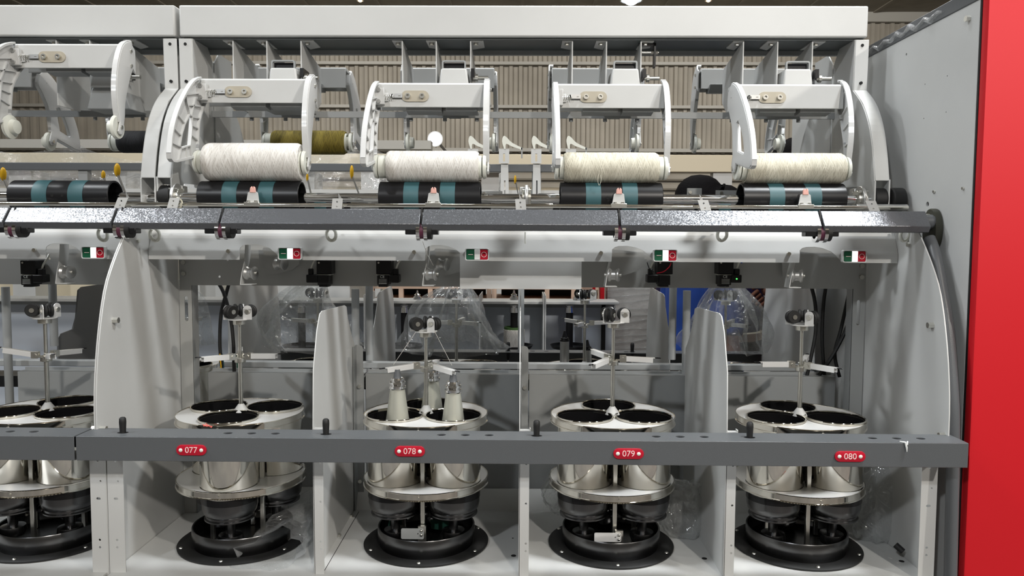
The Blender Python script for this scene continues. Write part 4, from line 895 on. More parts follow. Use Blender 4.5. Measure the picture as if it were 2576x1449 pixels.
# mp prototype sits at (-.602) front; place it instead at the far side
for o_, l_ in ((mp, None),):
    mp.location = (-.602+.0, 2*MID-YPOT, ZF-.005); mp.rotation_euler = (0, 0, radians(25)); mp['label'] = 'far side spindle pot under the widest plastic bag'; mp['group'] = 'far side spindle pots'
for x, l_, rz in ((-.19, 'far side spindle pot under the tent shaped plastic bag', 60), (.19, 'far side spindle pot with uncovered head behind bay 079', -12), (.605, 'far side spindle pot under a plastic bag in front of the people', 40), (-1.04, 'far side spindle pot under a plastic bag at the left edge', 10)):
    c_ = copy_tree(mp); c_.location = (x, 2*MID-YPOT, ZF-.005); c_.rotation_euler = (0, 0, radians(rz)); c_['label'] = l_
for x, px, lb in ((0, 1420, 'dark grey bobbin with black tip behind bay 079, left one'), (0, 1477, 'dark grey bobbin with black tip under the far bare head behind bay 079')):
    p = at(px, 905, 2.22 if px < 1450 else 2.27); t = thing('bobbin', (p.x, p.y, p.z-.06), lb, 'bobbin', 'far side bobbins')
    h = .055 if px < 1450 else .03
    MB().cyl((p.x, p.y, p.z-.1), (p.x, p.y, p.z+h-.0), .0135, n=28).build('wound_body', m_alu, t)
    MB().lathe([(.0138, 0), (.0138, .004), (.011, .006), (.0125, .009), (.008, .012), (.005, .022), (.003, .03), (0, .03)], (p.x, p.y, p.z+h), n=24).build('cap', m_black, t)
# ------------------------------------------------------------------ front rail
zrt, zrb = zz(482, 1100, YR), zz(482, 1161, YR); YRB = 1.432
def rail(x0, x1, pegs, cells, label, back=False):
    F = (lambda y: 2*MID-y) if back else (lambda y: y)
    t = thing('front_rail', ((x0+x1)/2, F(1.4), zrb), label, 'rail')
    holes = []
    for cx in cells:
        for k in (-1, 0, 1): holes.append(circ(cx+.1+k*.0445, F(1.402), .0085, 20, .0065))
    for p in pegs: holes.append(circ(p, F(1.40), .0105, 20, .007))
    MB().plate([(x0, F(YR+.002)), (x1, F(YR+.002)), (x1, F(YRB)), (x0, F(YRB))], holes, 'z', zrt-.002, zrt).build('top_plate', m_dark, t)
    MB().box(x0, x1, *sorted((F(YR), F(YR+.002))), zrb, zrt).build('front_plate', m_dark, t, bevel=.0008)
    if not back: MB().box(x0, x1, *sorted((F(YRB-.002), F(YRB))), zrb+.008, zrt-.002).box(x0, x1, *sorted((F(YR+.002), F(YRB))), zrb, zrb+.0015).build('inner_plate', m_dark, t)
    if not back: MB().box(x1-.0015 if x1 > 0 else x0, x1 if x1 > 0 else x0+.0015, YR+.002, YRB-.002, zrb+.002, zrt-.002).build('end_plate', m_dark, t)
    for p in pegs:
        q = thing('lever_peg', (p, F(1.40), zrt-.02), '%s' % pegs[p], 'peg', 'black pegs standing in the rail')
        MB().lathe([(.003, -.03), (.0052, -.02), (.0056, .004), (.0064, .02), (.006, .0265), (.004, .029), (0, .03)], (p, F(1.40), zrt), n=20).build('grip', m_rubber, q)
        MB().cyl((p, F(1.40), zrt-.04), (p, F(1.40), zrt-.025), .0025, n=8).build('shank', m_zinc, q)
pg = {xx(309, 1080, 1.40): 'black rubber peg in front of the white end plate left of 077', xx(820, 1080, 1.40): 'black rubber peg before the first white partition', xx(1350, 1085, 1.40): 'black rubber peg right of the middle partition edge', xx(1886, 1090, 1.40): 'rightmost black rubber peg, in front of the last pot'}
rail(-.815, .8125, pg, C, 'long dark slate rail carrying the number plates 077 to 080')
rail(-2.3, -.8185, {}, [CL-.035, CL-.20], 'dark slate rail at the left edge beyond the joint')
zq = 2.44
rail(-.83, .815, {xx(1278, 878, zq): 'far side black peg left of the centre partition', xx(1594, 878, zq): 'far side black peg behind bay 079'}, [-.6, -.06, .2, .62], 'far side dark rail seen through the opening', True)
for i, (px, py) in enumerate(((482, 1132), (1031, 1135), (1581, 1141), (2138, 1148))):
    p = at(px, py, YR-.001); s = PL[i]
    t = thing('number_plate', (p.x, p.y, p.z-.01), 'small red number plate reading %s, %s on the dark rail' % (s, ('leftmost', 'second', 'third', 'rightmost')[i]), 'number plate', 'red number plates')
    MB().plate(stadium(p.x, p.z, .0555, .0195), [], 'y', p.y-.002, p.y+.001, .0006).build('plate', m_redl, t)
    for d in (-.0195, .0185): MB().sphere((p.x+d, p.y-.002, p.z), .0036, 12, (1, .5, 1)).build('rivet', m_nylon, t)
    text(s, .0155, p.x, p.y-.0022, p.z, m_ltxt, 'number', t)
# small things on the rail / pots
p = at(522, 1076, 1.47)
mb = MB()
for k in range(7):
    a = k*.9; mb.tube([(p.x+.008*cos(a), p.y+.006*sin(a), p.z+.001*k), (p.x+.004*cos(a+1), p.y, p.z+.004), (p.x+.010*cos(a+2.2), p.y+.006*sin(a+2), p.z+.001*(7-k))], .0009, 5)
solo(mb, 'yarn_scrap', mat('red_scrap', (.75, .16, .13), .6), 'small tangled red scrap lying on the rim of the 077 pot', 'scrap')
p = at(2280, 1120, 1.369); mb = MB()
mb.tube([(p.x-.008, p.y+.008, zrt+.001), (p.x-.002, p.y-.0005, zrt+.001), (p.x, p.y-.0012, zrt-.008), (p.x+.001, p.y-.0012, zrt-.016)], [.001, .0022, .0018, .0006], 6).tube([(p.x+.005, p.y+.006, zrt+.001), (p.x+.001, p.y-.001, zrt-.003)], .0014, 6)
solo(mb, 'chipped_sticker', m_line, 'torn white scrap stuck over the rail edge right of plate 080', 'scrap')
# ------------------------------------------------------------------ cables
def cable(P, r, label, m=m_rubber):
    solo(MB().tube(smooth_line([tuple(at(*q)) for q in P], 5), r, 8), 'cable', m, label, 'cable', 'black cables')
cable([(540, 700, 1.87), (562, 735, 1.87), (580, 800, 1.87), (587, 860, 1.87), (588, 900, 1.87), (590, 945, 1.87)], .0045, 'black cable crossing to the right behind the 077 head')
cable([(580, 700, 1.89), (570, 735, 1.89), (556, 790, 1.89), (553, 860, 1.89), (556, 905, 1.89), (560, 945, 1.89)], .0045, 'black cable crossing to the left behind the 077 head')
cable([(2035, 700, 1.87), (2050, 760, 1.87), (2052, 830, 1.87), (2042, 890, 1.87), (2030, 945, 1.87)], .0045, 'black cable curving down behind the 080 head, leftmost')
cable([(2082, 700, 1.88), (2072, 760, 1.88), (2068, 850, 1.88), (2074, 945, 1.88)], .0045, 'black cable hanging straight behind bay 080')
cable([(2120, 700, 1.87), (2141, 745, 1.87), (2135, 810, 1.87), (2100, 885, 1.87), (2060, 945, 1.87)], .0048, 'black cable sweeping down to the left at the right of bay 080')
cable([(2135, 740, 1.89), (2115, 830, 1.89), (2100, 890, 1.89), (2112, 948, 1.89)], .0045, 'black cable bending to the rear post of bay 080')
for px, cn in ((553, m_yel), (560, m_teal), (588, m_yel), (594, m_green)):
    solo(MB().tube([tuple(at(px, 890, 1.885)), tuple(at(px+3, 920, 1.885)), tuple(at(px+2, 946, 1.885))], .0012, 5), 'wire_core', cn, {553: 'thin yellow wire at the end of the left crossing cable', 560: 'thin teal wire at the end of the left crossing cable', 588: 'thin yellow wire at the end of the right crossing cable', 594: 'thin green wire at the end of the right crossing cable'}[px], 'wire', 'coloured wire cores at the cable ends')
# ------------------------------------------------------------------ plastic bags
def drape(prof, c, amp, seed, label, name='plastic_bag', n=56, sx=1, fold=7):
    m_ = len(prof); vs = []; fs = []
    for i in range(m_):
        r, z, ox, oy = prof[i]
        for k in range(n):
            a = 2*pi*k/n; q = noise.noise((cos(a)*2.2, sin(a)*2.2, seed+z*6)); q2 = abs(noise.noise((cos(a)*fold, sin(a)*fold, seed*3+z*9)))
            rr = r*(1+amp*q*1.4+amp*.8*q2); vs.append((c[0]+ox+rr*cos(a)*sx, c[1]+oy+rr*sin(a), z+amp*.05*q))
    for i in range(m_-1):
        for k in range(n): fs.append((i*n+k, i*n+(k+1) % n, (i+1)*n+(k+1) % n, (i+1)*n+k))
    fs.append(tuple(range(n)))
    mb = MB(); mb.add(vs, fs); return solo(mb, name, m_film, label, 'plastic bag', 'clear plastic bags', ang=60)
def cone(cx, cy, zt_, label, seed, bul=(0, 0), rb=.115):
    P = []
    for i in range(13):
        u = i/12; r = .026+(rb-.026)*u**.95+.012*sin(u*pi); P.append((r, zt_-u*.20, bul[0]*sin(u*pi), bul[1]*sin(u*pi)))
    drape(P, (cx, cy), .5, seed, label)
YB2 = 2*MID-YPOT
cone(-.602, YB2, 1.45-.128, 'wide clear plastic bag over the far pot head behind the first numbered bay', 1.3, (-.05, 0), .12)
cone(-.19, YB2, 1.45-.133, 'tent shaped clear plastic bag right of the second pot head', 5.1, (-.01, 0), .125)
cone(.605, YB2, 1.45-.128, 'clear plastic bag in front of the people, left of the last pot head', 9.7, (.0, 0), .105)
cone(-1.04, YB2, 1.45-.125, 'clear plastic bag over the far pot head at the left edge', 3.3, (0, 0), .10)
def crumple(px, py, Y, r, sc, seed, label):
    p = at(px, py, Y); bm = bmesh.new(); bmesh.ops.create_icosphere(bm, subdivisions=5, radius=1)
    for v in bm.verts:
        d = v.co.copy(); q = 1+.28*noise.noise(d*1.6+Vector((seed, 0, 0)))+.22*abs(noise.noise(d*3.5+Vector((0, seed, 0))))+.10*abs(noise.noise(d*8+Vector((0, 0, seed))))
        v.co = Vector((d.x*sc[0], d.y*sc[1], d.z*sc[2]))*r*q
    mb = MB(); mb.add([tuple(v.co+p) for v in bm.verts], [tuple(v.index for v in f_.verts) for f_ in bm.faces]); bm.free()
    zmin = min(v[2] for v in mb.v)
    if zmin < ZF+.001: mb.v = [(a, b, max(c_, ZF+.001+abs(noise.noise((a*40, b*40, 0)))*.003)) for a, b, c_ in mb.v]
    solo(mb, 'plastic_bag', m_film, label, 'plastic bag', 'clear plastic bags', ang=180)
crumple(1722, 1285, 1.66, .052, (.9, .5, 1.35), 2.0, 'crumpled clear plastic bag standing in bay 079 right of the pot')
crumple(2215, 1270, 1.66, .075, (.75, .5, 1.3), 6.0, 'large crumpled clear plastic bag in bay 080 right of the pot')
crumple(1408, 1235, 1.73, .045, (.8, .5, 1.0), 8.0, 'small clear plastic bag behind the left side of the 079 pot')
# long folded bag leaning in bay 077
P0 = at(768, 1250, 1.72); P1 = at(665, 1449, 1.50); mb = MB(); n = 24; vs = []; fs = []
for i in range(17):
    u = i/16; c_ = P0.lerp(P1, u); c_.z = max(c_.z, ZF+.012); w_ = .018+.028*sin(u*pi*.75)+.035*u
    for k in range(n):
        a = 2*pi*k/n; q = 1+.5*noise.noise((cos(a)*2, sin(a)*2+u*3, 4.4)); vs.append((c_.x+w_*cos(a)*q, c_.y+w_*.4*sin(a)*q, max(ZF+.001, c_.z+w_*.55*sin(a)*q+.01*cos(a))))
for i in range(16):
    for k in range(n): fs.append((i*n+k, i*n+(k+1) % n, (i+1)*n+(k+1) % n, (i+1)*n+k))
mb.add(vs, fs); solo(mb, 'plastic_bag', m_film, 'long folded clear plastic bag leaning on the floor right of the 077 pot', 'plastic bag', 'clear plastic bags', ang=60)
solo(MB().cyl(at(2252, 1370, 1.55), at(2272, 1388, 1.54), .0065, n=12), 'cable_end', m_rubber, 'short black plug lying on the floor at the right of bay 080', 'plug', bevel=.001)
# ------------------------------------------------------------------ second machine and clutter beyond
Y2 = 3.35
t = thing('rear_machine', (-.2, Y2, 0), 'next twisting machine with pale panels and upright tubes seen through the opening', 'machine')
za, zb0 = zz(1200, 757, Y2), zz(1200, 772, Y2); xe = xx(1556, 800, Y2)
MB().box(-2.6, xe, Y2+.12, Y2+.124, .6, zb0).build('back_sheet', m_pale, t)
MB().box(-2.6, xe, Y2-.02, Y2+.15, za-.012, za).build('top_rail', m_white, t, bevel=.002)
MB().box(-2.6, xe, Y2+.10, Y2+.118, zb0-.01, za-.012).build('rail_web', m_grey, t)
for px in (1210, 1366, 1440-70, 1020-90): 
    x = xx(px, 800, Y2); MB().box(x-.002, x+.002, Y2-.12, Y2+.12, .6, zb0+.06).build('divider', m_white, t)
MB().box(-2.6, xe, Y2-.2, Y2+.12, .6, .62).build('deck', m_grey, t)
for px, h, pk in ((1018, 870, 0), (1293, 850, 1), (1432, 880, 0), (930, 868, 0), (760, 868, 0)):
    p = at(px, 870, Y2); zt_ = zz(px, 786 if px != 930 else 790, Y2)
    q = thing('spindle_tube', (p.x, Y2, p.z), 'black upright tube with chrome cap on the next machine, at picture x %s' % ('left' if px < 1000 else 'centre') if False else {1018: 'black upright tube with chrome cap, left of the tent shaped bag', 1293: 'black upright tube with chrome cap above the white green-ringed package', 1432: 'black upright tube with chrome cap left of the far bare head', 930: 'black upright tube with chrome cap hidden behind the grey tubes', 760: 'black upright tube behind the bagged head of 077'}[px], 'spindle tube', 'tubes on the next machine')
    MB().cyl((p.x, Y2, p.z-.2), (p.x, Y2, zt_), .016, n=24).build('tube', m_black, q)
    MB().lathe([(.0, .0), (.021, .0), (.019, .022), (.015, .026), (.018, .029), (.014, .034), (.006, .036), (.004, .045), (0, .045)], (p.x, Y2, zt_), n=24).build('cap', m_chrome, q)
    MB().lathe([(.0, .0), (.075, .0), (.085, .015), (.082, .015), (.07, .005), (0, .004)], (p.x, Y2, p.z-.01), n=32).build('dish', m_black, q)
    if pk:
        w = thing('yarn_package', (p.x, Y2, p.z-.12), 'upright white package with green ring standing on the next machine', 'yarn package')
        zz_ = zz(px, 822, Y2)
        MB().lathe([(.02, -.12), (.045, -.12), (.047, -.0), (.043, .002), (.02, .002)], (p.x, Y2, zz_-.012), n=32, closed=True).build('wound_yarn', m_yarnw, w)
        MB().pipe((p.x, Y2, zz_-.012), (0, 0, 1), .044, .034, .012, 32).build('green_ring', mat('moss_green_plastic', (.05, .12, .03), .5), w)
for px, lb in ((1293, 'second'), (1452, 'third'), (1050, 'first')):
    p = at(px, 758, Y2+.07); q = thing('capped_spindle', p, 'chrome capped spindle top above the pale panel, %s from left' % lb, 'spindle cap', 'spindle tops above the pale panel')
    MB().lathe([(.0, .0), (.02, .0), (.018, .02), (.01, .024), (.014, .03), (.006, .036), (.003, .05), (0, .05)], p, n=20).build('cap', m_chrome, q)
# wooden pallet frames above
YPA = 3.95
for i, (a, b) in enumerate(((935, 1230), (1243, 1510))):
    x0, x1 = xx(a, 740, YPA), xx(b, 740, YPA); z0_, z1_ = zz(1300, 768, YPA), zz(1300, 728, YPA)
    q = thing('wooden_crate', ((x0+x1)/2, YPA, z0_), 'pale wooden crate beyond the next machine, %s one' % ('left', 'right')[i], 'crate')
    MB().box(x0, x1, YPA, YPA+.4, z0_, z0_+.03).build('lower_board', m_wood, q); MB().box(x0, x1, YPA, YPA+.4, z1_, z1_+.05).build('upper_board', m_wood, q)
    for k in range(5):
        x = x0+(x1-x0)*k/4; MB().box(x-.012, x+.012, YPA, YPA+.03, z0_+.03, z1_).build('upright', m_wood, q)
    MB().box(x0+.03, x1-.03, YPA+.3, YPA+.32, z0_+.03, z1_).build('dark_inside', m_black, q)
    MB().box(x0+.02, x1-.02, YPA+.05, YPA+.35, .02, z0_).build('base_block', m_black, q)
# white cabinets left behind bays
for a, b, y_, lb in ((690, 880, 3.9, 'white slatted cabinet end behind the 077 bag'),):
    p0, p1 = at(a, 760, y_), at(b, 700, y_); solo(MB().box(p0.x, p1.x, y_, y_+.4, .02, p1.z+.1), 'cabinet', m_white, lb, 'cabinet')
# stretch wrapped pallet stack, red post
p0, p1 = at(1523, 905, 3.8), at(1648, 700, 3.8)
q = thing('wrapped_pallet_load', ((p0.x+p1.x)/2, 4.1, 0), 'stack of boxes in clear stretch wrap behind bay 079', 'pallet load')
MB().box(p0.x, p1.x, 3.8, 4.4, .12, p1.z+.05).build('load', m_grayw, q, bevel=.01)
MB().box(p1.x+.001, xx(1705, 800, 3.8), 3.82, 4.4, .12, p1.z+.03).build('carton', m_card, q, bevel=.004)
for k in range(3): MB().box(p0.x+k*.16, p0.x+k*.16+.06, 3.8, 4.4, .0, .12).build('pallet_block', m_wood, q)
for k in range(14):
    z = p0.z-.05+k*.033; MB().tube([(p0.x-.002, 3.797, z), ((p0.x+p1.x)/2, 3.795, z+.012), (p1.x, 3.797, z+.02+.012*sin(k*2))], .0016, 5).build('wrap_fold', m_film, q)
p0, p1 = at(1492, 765, 3.75), at(1521, 690, 3.75)
solo(MB().plate([(p0.x, p0.z), (p0.x+.008, p0.z), (p0.x+.012, p1.z-.02), (p1.x-.022, p1.z-.03), (p1.x-.018, p0.z), (p1.x, p0.z), (p1.x, p1.z+.1), (p0.x, p1.z+.1)], [], 'y', 3.75, 3.80).box(p1.x-.018, p1.x, 3.75, 3.8, 0, p0.z), 'red_bracket', m_red, 'small red bracket shaped like an arch left of the wrapped load', 'bracket')
p0 = at(1512, 905, 3.45); p1 = at(1524, 762, 3.45)
solo(MB().box(p0.x, p1.x, 3.45, 3.5, .0, p1.z), 'black_post', m_black, 'narrow black post at the end of the pale panel', 'post')
p0, p1 = at(1905, 900, 3.9), at(1985, 780, 3.9)
q = thing('dark_carton_stack', ((p0.x+p1.x)/2, 4.1, 0), 'dark brown cartons behind the person in navy', 'cartons')
MB().box(p0.x-.05, p1.x+.2, 3.9, 4.4, 0, p1.z).build('cartons', mat('dark_carton', (.045, .038, .033), .8, bump=(40, .5, .01)), q, bevel=.01)
MB().box(p0.x-.06, p1.x+.2, 3.88, 4.4, p1.z, p1.z+.07).build('grey_tray', m_dark, q)
# upper background: beam of the next machine, dark bar, brackets
YB3 = 4.9
zA, zB = zz(1300, 388, YB3), zz(1300, 431, YB3)
solo(MB().box(-4.5, xx(1852, 400, YB3), YB3, YB3+.12, zB, zA), 'far_beam', m_cream, 'cream coloured beam of a machine far behind, above the person with black hair', 'beam', bevel=.004)
for k, px in enumerate((470, 930, 1820)):
    x = xx(px, 450, YB3); solo(MB().box(x-.06, x+.06, YB3+.02, YB3+.1, 0, zB), 'far_post', m_white, 'pale upright under the cream beam, %s' % ('left one', 'middle one', 'right one')[k], 'post')
YQ = 3.0
zA, zB = zz(1300, 413, YQ), zz(1300, 432, YQ); xe2 = xx(1446, 420, YQ)
q = thing('creel_bar', (-.8, YQ, zB), 'long dark horizontal bar behind the drums ending near 079', 'bar')
MB().box(-2.8, xe2, YQ, YQ+.05, zB, zA).build('bar', m_dark, q, bevel=.002)
MB().box(-2.8, xe2, YQ+.03, YQ+.2, 1.62, 1.64).build('lower_shelf', m_white, q)
for px in (205, 620, 1000, 1350):
    x = xx(px, 450, YQ); MB().box(x-.018, x+.018, YQ+.01, YQ+.04, 1.5, zB).build('stay', m_grey, q)
for k, px in enumerate((1190, 1268, 1349, 1436)):
    x = xx(px, 400, 2.987); y = 2.987; zt_ = zz(px, 375, y)
    q = thing('tension_bracket', (x, y, zt_-.15), 'pale slotted bracket with a curved fin on the far bar, %s of four' % ('first', 'second', 'third', 'last')[k], 'bracket', 'finned brackets on the far bar')
    MB().plate([(x-.02, zt_-.055), (x+.02, zt_-.055), (x+.02, zt_), (x-.02, zt_)], [rrect(x-.004, x+.004, zt_-.048, zt_-.018, .001)], 'y', y, y+.003).build('plate', m_white, q)
    MB().plate([(x-.014, zt_-.21), (x+.02, zt_-.21), (x+.016, zt_-.055), (x-.012, zt_-.055)], [rrect(x, x+.006, zt_-.18, zt_-.12, .001)], 'y', y+.01, y+.013).build('lower_plate', m_white, q)
    xf = x-.01 if k != 1 else x+.0
    MB().prism(smooth_line([(xf, zt_), (xf-.008, zt_+.03), (xf-.002, zt_+.05), (xf+.01, zt_+.045), (xf+.03, zt_+.025), (xf+.07, zt_+.005)], 3)+smooth_line([(xf+.07, zt_-.003), (xf+.03, zt_+.01), (xf+.008, zt_+.02), (xf+.006, zt_)], 3), 'y', y-.002, y+.002).build('fin', m_nylon, q)
    if k in (1, 3): MB().box(xf+.066, xf+.072, y-.002, y+.002, zt_-.035, zt_+.006).build('fin_pin', m_grey, q)
for k, (px, py) in enumerate(((8, 438), (260, 440), (295, 428), (773, 446), (885, 433), (1296, 452))):
    p = at(px, py, 2.55); q = thing('yellow_lever', (p.x, p.y, p.z-.09), 'yellow tipped lever behind the drums, %s from the left' % ('first', 'second', 'third', 'fourth', 'fifth', 'sixth')[k], 'lever', 'yellow tipped levers')
    s_ = 1 if k in (0, 2, 4) else .65
    MB().sphere((p.x, p.y, p.z), .021*s_, 16, (.5 if k < 3 else .3, .4, 1.1)).build('knob', m_yel, q)
    MB().bar((p.x+.002, p.y, p.z-.015*s_), (p.x+.03*s_, p.y, p.z-.09), .009, .004).build('lever_arm', m_alu, q)
p = at(1267, 483, 3.1); p.z = 1.64; w = thing('yarn_package', (p.x, p.y, p.z), 'small upright white package behind the shaft between 078 and 079', 'yarn package')
MB().lathe([(.0, 0), (.020, 0), (.0195, .07), (.012, .074), (0, .074)], p, n=28).build('wound_yarn', m_yarnw, w)
solo(MB().box(-1.9, .35, 2.54, 2.56, 1.565, 1.581).box(xx(1312, 600, 2.55)-.01, xx(1312, 600, 2.55)+.01, 2.54, 2.56, 0, 1.565).box(xx(380, 600, 2.55)-.01, xx(380, 600, 2.55)+.01, 2.54, 2.56, 0, 1.565), 'lever_stand', m_grey, 'thin grey stand rail that the yellow tipped levers sit on', 'stand')
solo(MB().box(-2.2, .8, 1.833, 1.842, CZ+.085, CZ+.1012), 'linkage_bar', m_grey, 'narrow grey bar hidden right behind the chrome shaft', 'bar')
q = thing('far_machine_body', (-1.6, 5.4, 0), 'pale machine body far behind the drums at the left', 'machine')
MB().box(-4.8, xx(1440, 480, 5.2), 5.2, 5.25, .3, zz(1000, 470, 5.2)).build('front_sheet', m_cream, q)
for k in range(9): MB().box(-4.6+k*.62, -4.45+k*.62, 5.0, 5.2, .3, zz(1000, 440, 5.2)).build('column', m_white, q)
MB().box(-4.8, -.6, 5.1, 5.2, zz(100, 372, 5.1), zz(100, 350, 5.1)).build('upper_rail', m_girt, q)
# small plates behind the shaft
for k, (px, py, w_, h_) in enumerate(((1747, 484, .035, .02), (1835, 486, .065, .014), (760, 500, .05, .012), (925, 494, .06, .012), (380, 495, .05, .02), (1235, 487, .055, .012), (1375, 493, .04, .012))):
    p = at(px, py, 1.83); q = thing('lever_plate', p, 'small grey linkage plate just above the chrome shaft, %s from the left' % ('fifth', 'last', 'second', 'third', 'first', 'fourth', 'sixth')[k] if False else {1747: 'short bent grey plate above the shaft right of the 079 drum', 1835: 'long flat grey plate above the shaft left of the 080 drum', 760: 'flat grey plate behind the right end of the 077 drum', 925: 'flat grey plate behind the shaft left of the 078 drum', 380: 'grey linkage plate beside the lower end of the upright pair', 1235: 'flat grey plate right of the 078 drum', 1375: 'flat grey plate left of the 079 drum'}[px], 'linkage plate', 'linkage plates above the shaft')
    MB().box(p.x-w_/2, p.x+w_/2, p.y, p.y+.003, p.z-h_/2, p.z+h_/2).box(p.x-w_/2, p.x+w_/2, p.y, p.y+.015, p.z-h_/2, p.z-h_/2+.002).build('plate', m_grey, q, bevel=.0006)
    MB().cyl((p.x-w_*.3, p.y, p.z), (p.x-w_*.3, p.y-.004, p.z), .004, n=8).build('bolt', m_zinc, q)
# draped clear sheet far left
vs = []; fs = []; nx_, nz_ = 40, 16
a0 = at(-40, 505, 3.6); a1 = at(1010, 505, 3.6)
for i in range(nx_+1):
    for j in range(nz_+1):
        u = i/nx_; v = j/nz_; top = CZ+.42+.03*sin(u*9)-.06*abs(sin(u*14)); x = a0.x+(a1.x-a0.x)*u
        vs.append((x, 3.6-.15*v+.12*noise.noise((u*9, v*1.5, 2))+.03*sin(u*40+v*3), top-(top-(CZ+.12))*v))
for i in range(nx_):
    for j in range(nz_): q_ = i*(nz_+1)+j; fs.append((q_, q_+1, q_+nz_+2, q_+nz_+1))
mb = MB(); mb.add(vs, fs); solo(mb, 'plastic_sheet', m_film, 'long clear plastic sheet draped over the machine far behind at the left', 'plastic sheet', ang=60)
# ------------------------------------------------------------------ people
def skin_body(nodes, edges, name, m, parent, root=0, sub=2):
    me = bpy.data.meshes.new(name); off = Vector(parent['_org'])
    me.from_pydata([tuple(Vector(n[0])-off) for n in nodes], edges, []); o = bpy.data.objects.new(name, me); COL.objects.link(o); o.parent = parent
    sk = o.modifiers.new('skin', 'SKIN'); me.skin_vertices or None
    bpy.context.view_layer.update()
    lay = me.skin_vertices[0].data if me.skin_vertices else None
    if lay is None: return o
    for i, n in enumerate(nodes):
        r = n[1]; lay[i].radius = (r, r) if not isinstance(r, tuple) else r; lay[i].use_root = (i == root)
    s = o.modifiers.new('sub', 'SUBSURF'); s.levels = sub; s.render_levels = sub; me.materials.append(m)
    for p in me.polygons: p.use_smooth = True
    sk.use_smooth_shade = True; return o
def person(x, y, top, yaw, m_shirt, m_leg, label, lean=0.0, arm=None, hem=False):
    H = top; s = H/1.74
    t = thing('person', (x, y, 0), label, 'person'); ca, sa = cos(yaw), sin(yaw)
    def W(a, b, c_): return (x+(a*ca-b*sa)*s+lean*max(0, c_-.95)*1.0, y+(a*sa+b*ca)*s, c_*s)
    # skin : head, neck, arms, hands as one surface
    hd = MB(); 
    prof = [(0, -.115), (.035, -.112), (.055, -.095), (.066, -.06), (.074, -.01), (.077, .03), (.074, .065), (.058, .095), (.03, .112), (0, .117)]
    cz = 1.605
    c0 = W(0, 0, cz)
    n = 28; vs = []; fs = []
    for i, (r, z) in enumerate(prof):
        for k in range(n):
            a = 2*pi*k/n; fx = r*cos(a); fy = r*1.18*sin(a)+(.012 if z > 0 else 0)
            nose = .016*max(0, 1-abs(z+.02)/.03)*max(0, 1-abs(a-1.5*pi)/.25)
            fy -= nose
            eye = .006*max(0, 1-abs(z-.012)/.014)*max(0, 1-abs(abs(a-1.5*pi)-.42)/.16); fy += eye
            vs.append(((fx*ca-fy*sa)*s+c0[0], (fx*sa+fy*ca)*s+c0[1], z*s+c0[2]))
    for i in range(len(prof)-1):
        for k in range(n): fs.append((i*n+k, i*n+(k+1) % n, (i+1)*n+(k+1) % n, (i+1)*n+k))
    head = MB(); head.add(vs, fs)
    for sx in (-1, 1): head.sphere(W(sx*.078, .012, cz-.005), .02*s, 10, (.35, .7, 1.2))
    # hair
    R = lambda q: q
    ho = MB(); hv = []; hf = []
    hp = [(.079, -.055), (.083, -.02), (.084, .03), (.079, .06), (.070, .086), (.053, .108), (.03, .122), (0, .127)]
    for i, (r, z) in enumerate(hp):
        for k in range(n):
            a = 2*pi*k/n; g = 1+.04*noise.noise((cos(a)*5, sin(a)*5, z*30)); front = max(0, -sin(a))
            zz2 = z if z > .05 else z+(.09-z)*min(1, front*1.3)
            fx = r*cos(a)*g; fy = r*1.2*sin(a)*g+.012
            hv.append(((fx*ca-fy*sa)*s+c0[0], (fx*sa+fy*ca)*s+c0[1], zz2*s+c0[2]))
    for i in range(len(hp)-1):
        for k in range(n): hf.append((i*n+k, i*n+(k+1) % n, (i+1)*n+(k+1) % n, (i+1)*n+k))
    ho.add(hv, hf)
    if arm is None:
        armR = [(.20, 0, 1.40), (.26, .01, 1.13), (.27, -.06, .89), (.27, -.08, .80)]
    else: armR = arm
    sgn = 1 if arm is not None and arm[0][0] < 0 else -1
    armL = [(sgn*a_, b_, c_) for a_, b_, c_ in ((.20, 0, 1.40), (.26, .01, 1.13), (.27, -.05, .89), (.27, -.07, .80))]
    N = [(W(0, 0, .98), .095*s), (W(0, 0, 1.2), .095*s), (W(0, .01, 1.38), .085*s), (W(0, .01, 1.47), .055*s), (W(0, 0, 1.54), .05*s)]
    E = [(0, 1), (1, 2), (2, 3), (3, 4)]
    for A_ in (armR, armL):
        b = len(N); N += [(W(*A_[0]), .058*s), (W(*A_[1]), .042*s), (W(*A_[2]), .027*s), (W(*A_[3]), (.038*s, .018*s))]; E += [(2, b), (b, b+1), (b+1, b+2), (b+2, b+3)]
    for sx in (-1, 1):
        b = len(N); N += [(W(sx*.09, 0, .86), .075*s), (W(sx*.11, -.01, .48), .055*s), (W(sx*.115, .02, .09), .038*s), (W(sx*.13, -.12, .04), .032*s)]; E += [(0, b), (b, b+1), (b+1, b+2), (b+2, b+3)]
    body = skin_body(N, E, 'body', m_skin, t)
    head.build('head', m_skin, body if False else t, ang=180)
    ho.build('hair', m_hair, t, ang=180)
    # fingers
    for A_ in (armR, armL):
        h = Vector(W(*A_[3])); d = (h-Vector(W(*A_[2]))).normalized(); sd = d.cross(Vector((0, 1, 0))).normalized() if abs(d.y) < .9 else Vector((1, 0, 0)); dn = d.cross(sd)
        for k in range(4):
            L = (.058, .066, .062, .048)[k]*s; b0 = h+sd*(k-1.5)*.019*s+d*.01*s
            MB().tube([b0, b0+d*L*.45+dn*.006, b0+d*L*.75+dn*.02, b0+d*L*.85+dn*.036], [.0095*s, .009*s, .008*s, .006*s], 8).build('finger', m_skin, t, ang=180)
        b0 = h-sd*.03*s-d*.02*s; MB().tube([b0, b0-sd*.02+d*.02, b0-sd*.018+d*.045], [.011*s, .0095*s, .007*s], 8).build('thumb', m_skin, t, ang=180)
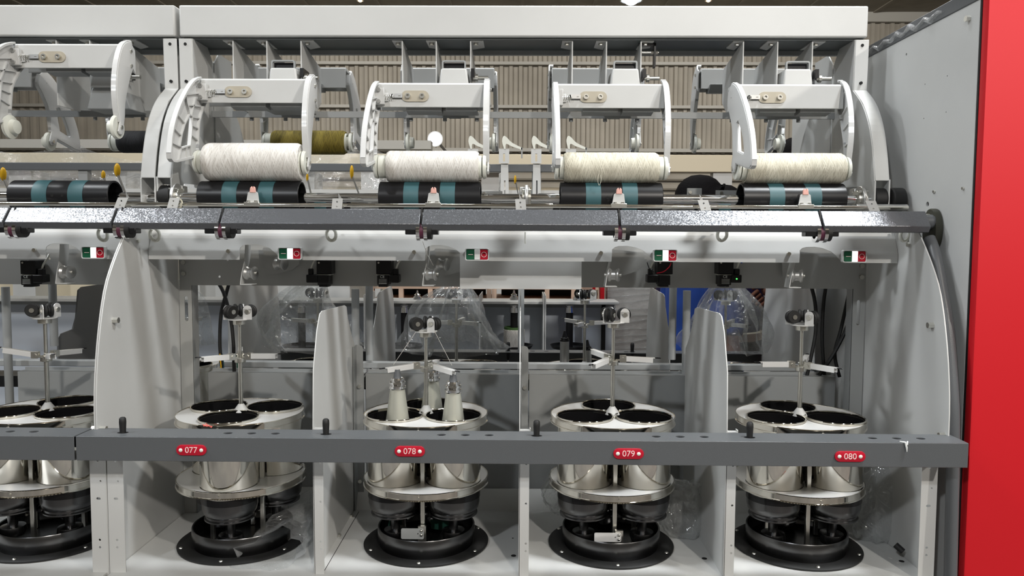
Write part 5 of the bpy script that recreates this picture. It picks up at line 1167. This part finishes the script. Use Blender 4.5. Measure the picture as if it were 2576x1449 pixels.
    def cloth(rings, tubes, nm, m_):
        mb = MB(); n2 = 28; k0 = []
        for (z_, rx, ry) in rings:
            for k in range(n2): k0.append(W(rx*cos(2*pi*k/n2), ry*sin(2*pi*k/n2), z_))
        F2 = [(i*n2+k, i*n2+(k+1) % n2, (i+1)*n2+(k+1) % n2, (i+1)*n2+k) for i in range(len(rings)-1) for k in range(n2)]
        F2 += [tuple(range(n2)), tuple((len(rings)-1)*n2+k for k in range(n2))]
        mb.add(k0, F2)
        for pts, rr in tubes: mb.tube([W(*q) for q in pts], [q*s for q in rr], 16)
        o = mb.build(nm, m_, t, ang=180); r_ = o.modifiers.new('remesh', 'REMESH'); r_.mode = 'VOXEL'; r_.voxel_size = .011; r_.use_smooth_shade = True
        q_ = o.modifiers.new('smooth', 'SMOOTH'); q_.iterations = 6; q_.factor = .6; return o
    sl = [([A_[0], tuple(Vector(A_[0]).lerp(Vector(A_[1]), .5)), tuple(Vector(A_[0]).lerp(Vector(A_[1]), 1.0))], (.082, .07, .062)) for A_ in (armR, armL)]
    cloth([(1.04, .172, .126), (1.1, .170, .124), (1.2, .182, .128), (1.34, .20, .122), (1.42, .155, .095), (1.475, .07, .066)], sl+[([(-.17, 0, 1.385), (0, .01, 1.41), (.17, 0, 1.385)], (.088, .088, .088))], 'shirt', m_shirt)
    if hem: MB().lathe([(.178*s, 0), (.182*s, .035*s), (.17*s, .04*s), (.165*s, 0)], W(0, 0, 1.035), n=32, closed=True).build('undershirt_hem', m_hem, t)
    cloth([(.72, .15, .10), (.80, .182, .125), (.90, .172, .122), (1.055, .162, .118)], [([(sx*.095, 0, .84), (sx*.11, -.01, .48), (sx*.118, .02, .07)], (.098, .075, .066)) for sx in (-1, 1)], 'trousers', m_leg)
    for sx in (-1, 1): MB().sphere(W(sx*.125, -.06, .045), .05*s, 14, (.9, 2.3, .85)).build('shoe', m_black, t)
    return t
person(xx(1768, 450, 2.95), 2.95, zz(1783, 434, 2.95), pi*.56, m_blue, m_trous, 'black haired person in a royal blue shirt standing sideways beyond the machine')
person(xx(1815, 800, 3.42), 3.42, 1.70, pi*.98, m_navy, m_trous, 'person in a navy shirt seen from behind with a hand on the hip, head hidden', 0, [(-.19, 0, 1.40), (-.31, .12, 1.24), (-.19, .17, 1.28), (-.14, .18, 1.245)], True)
person(xx(2180, 800, 2.8), 2.8, zz(1945, 338, 2.8), pi*.52, m_blue, m_trous, 'person with blue collar leaning out beside the cabinet behind the last package', -.385)
print('objects', len(bpy.data.objects))
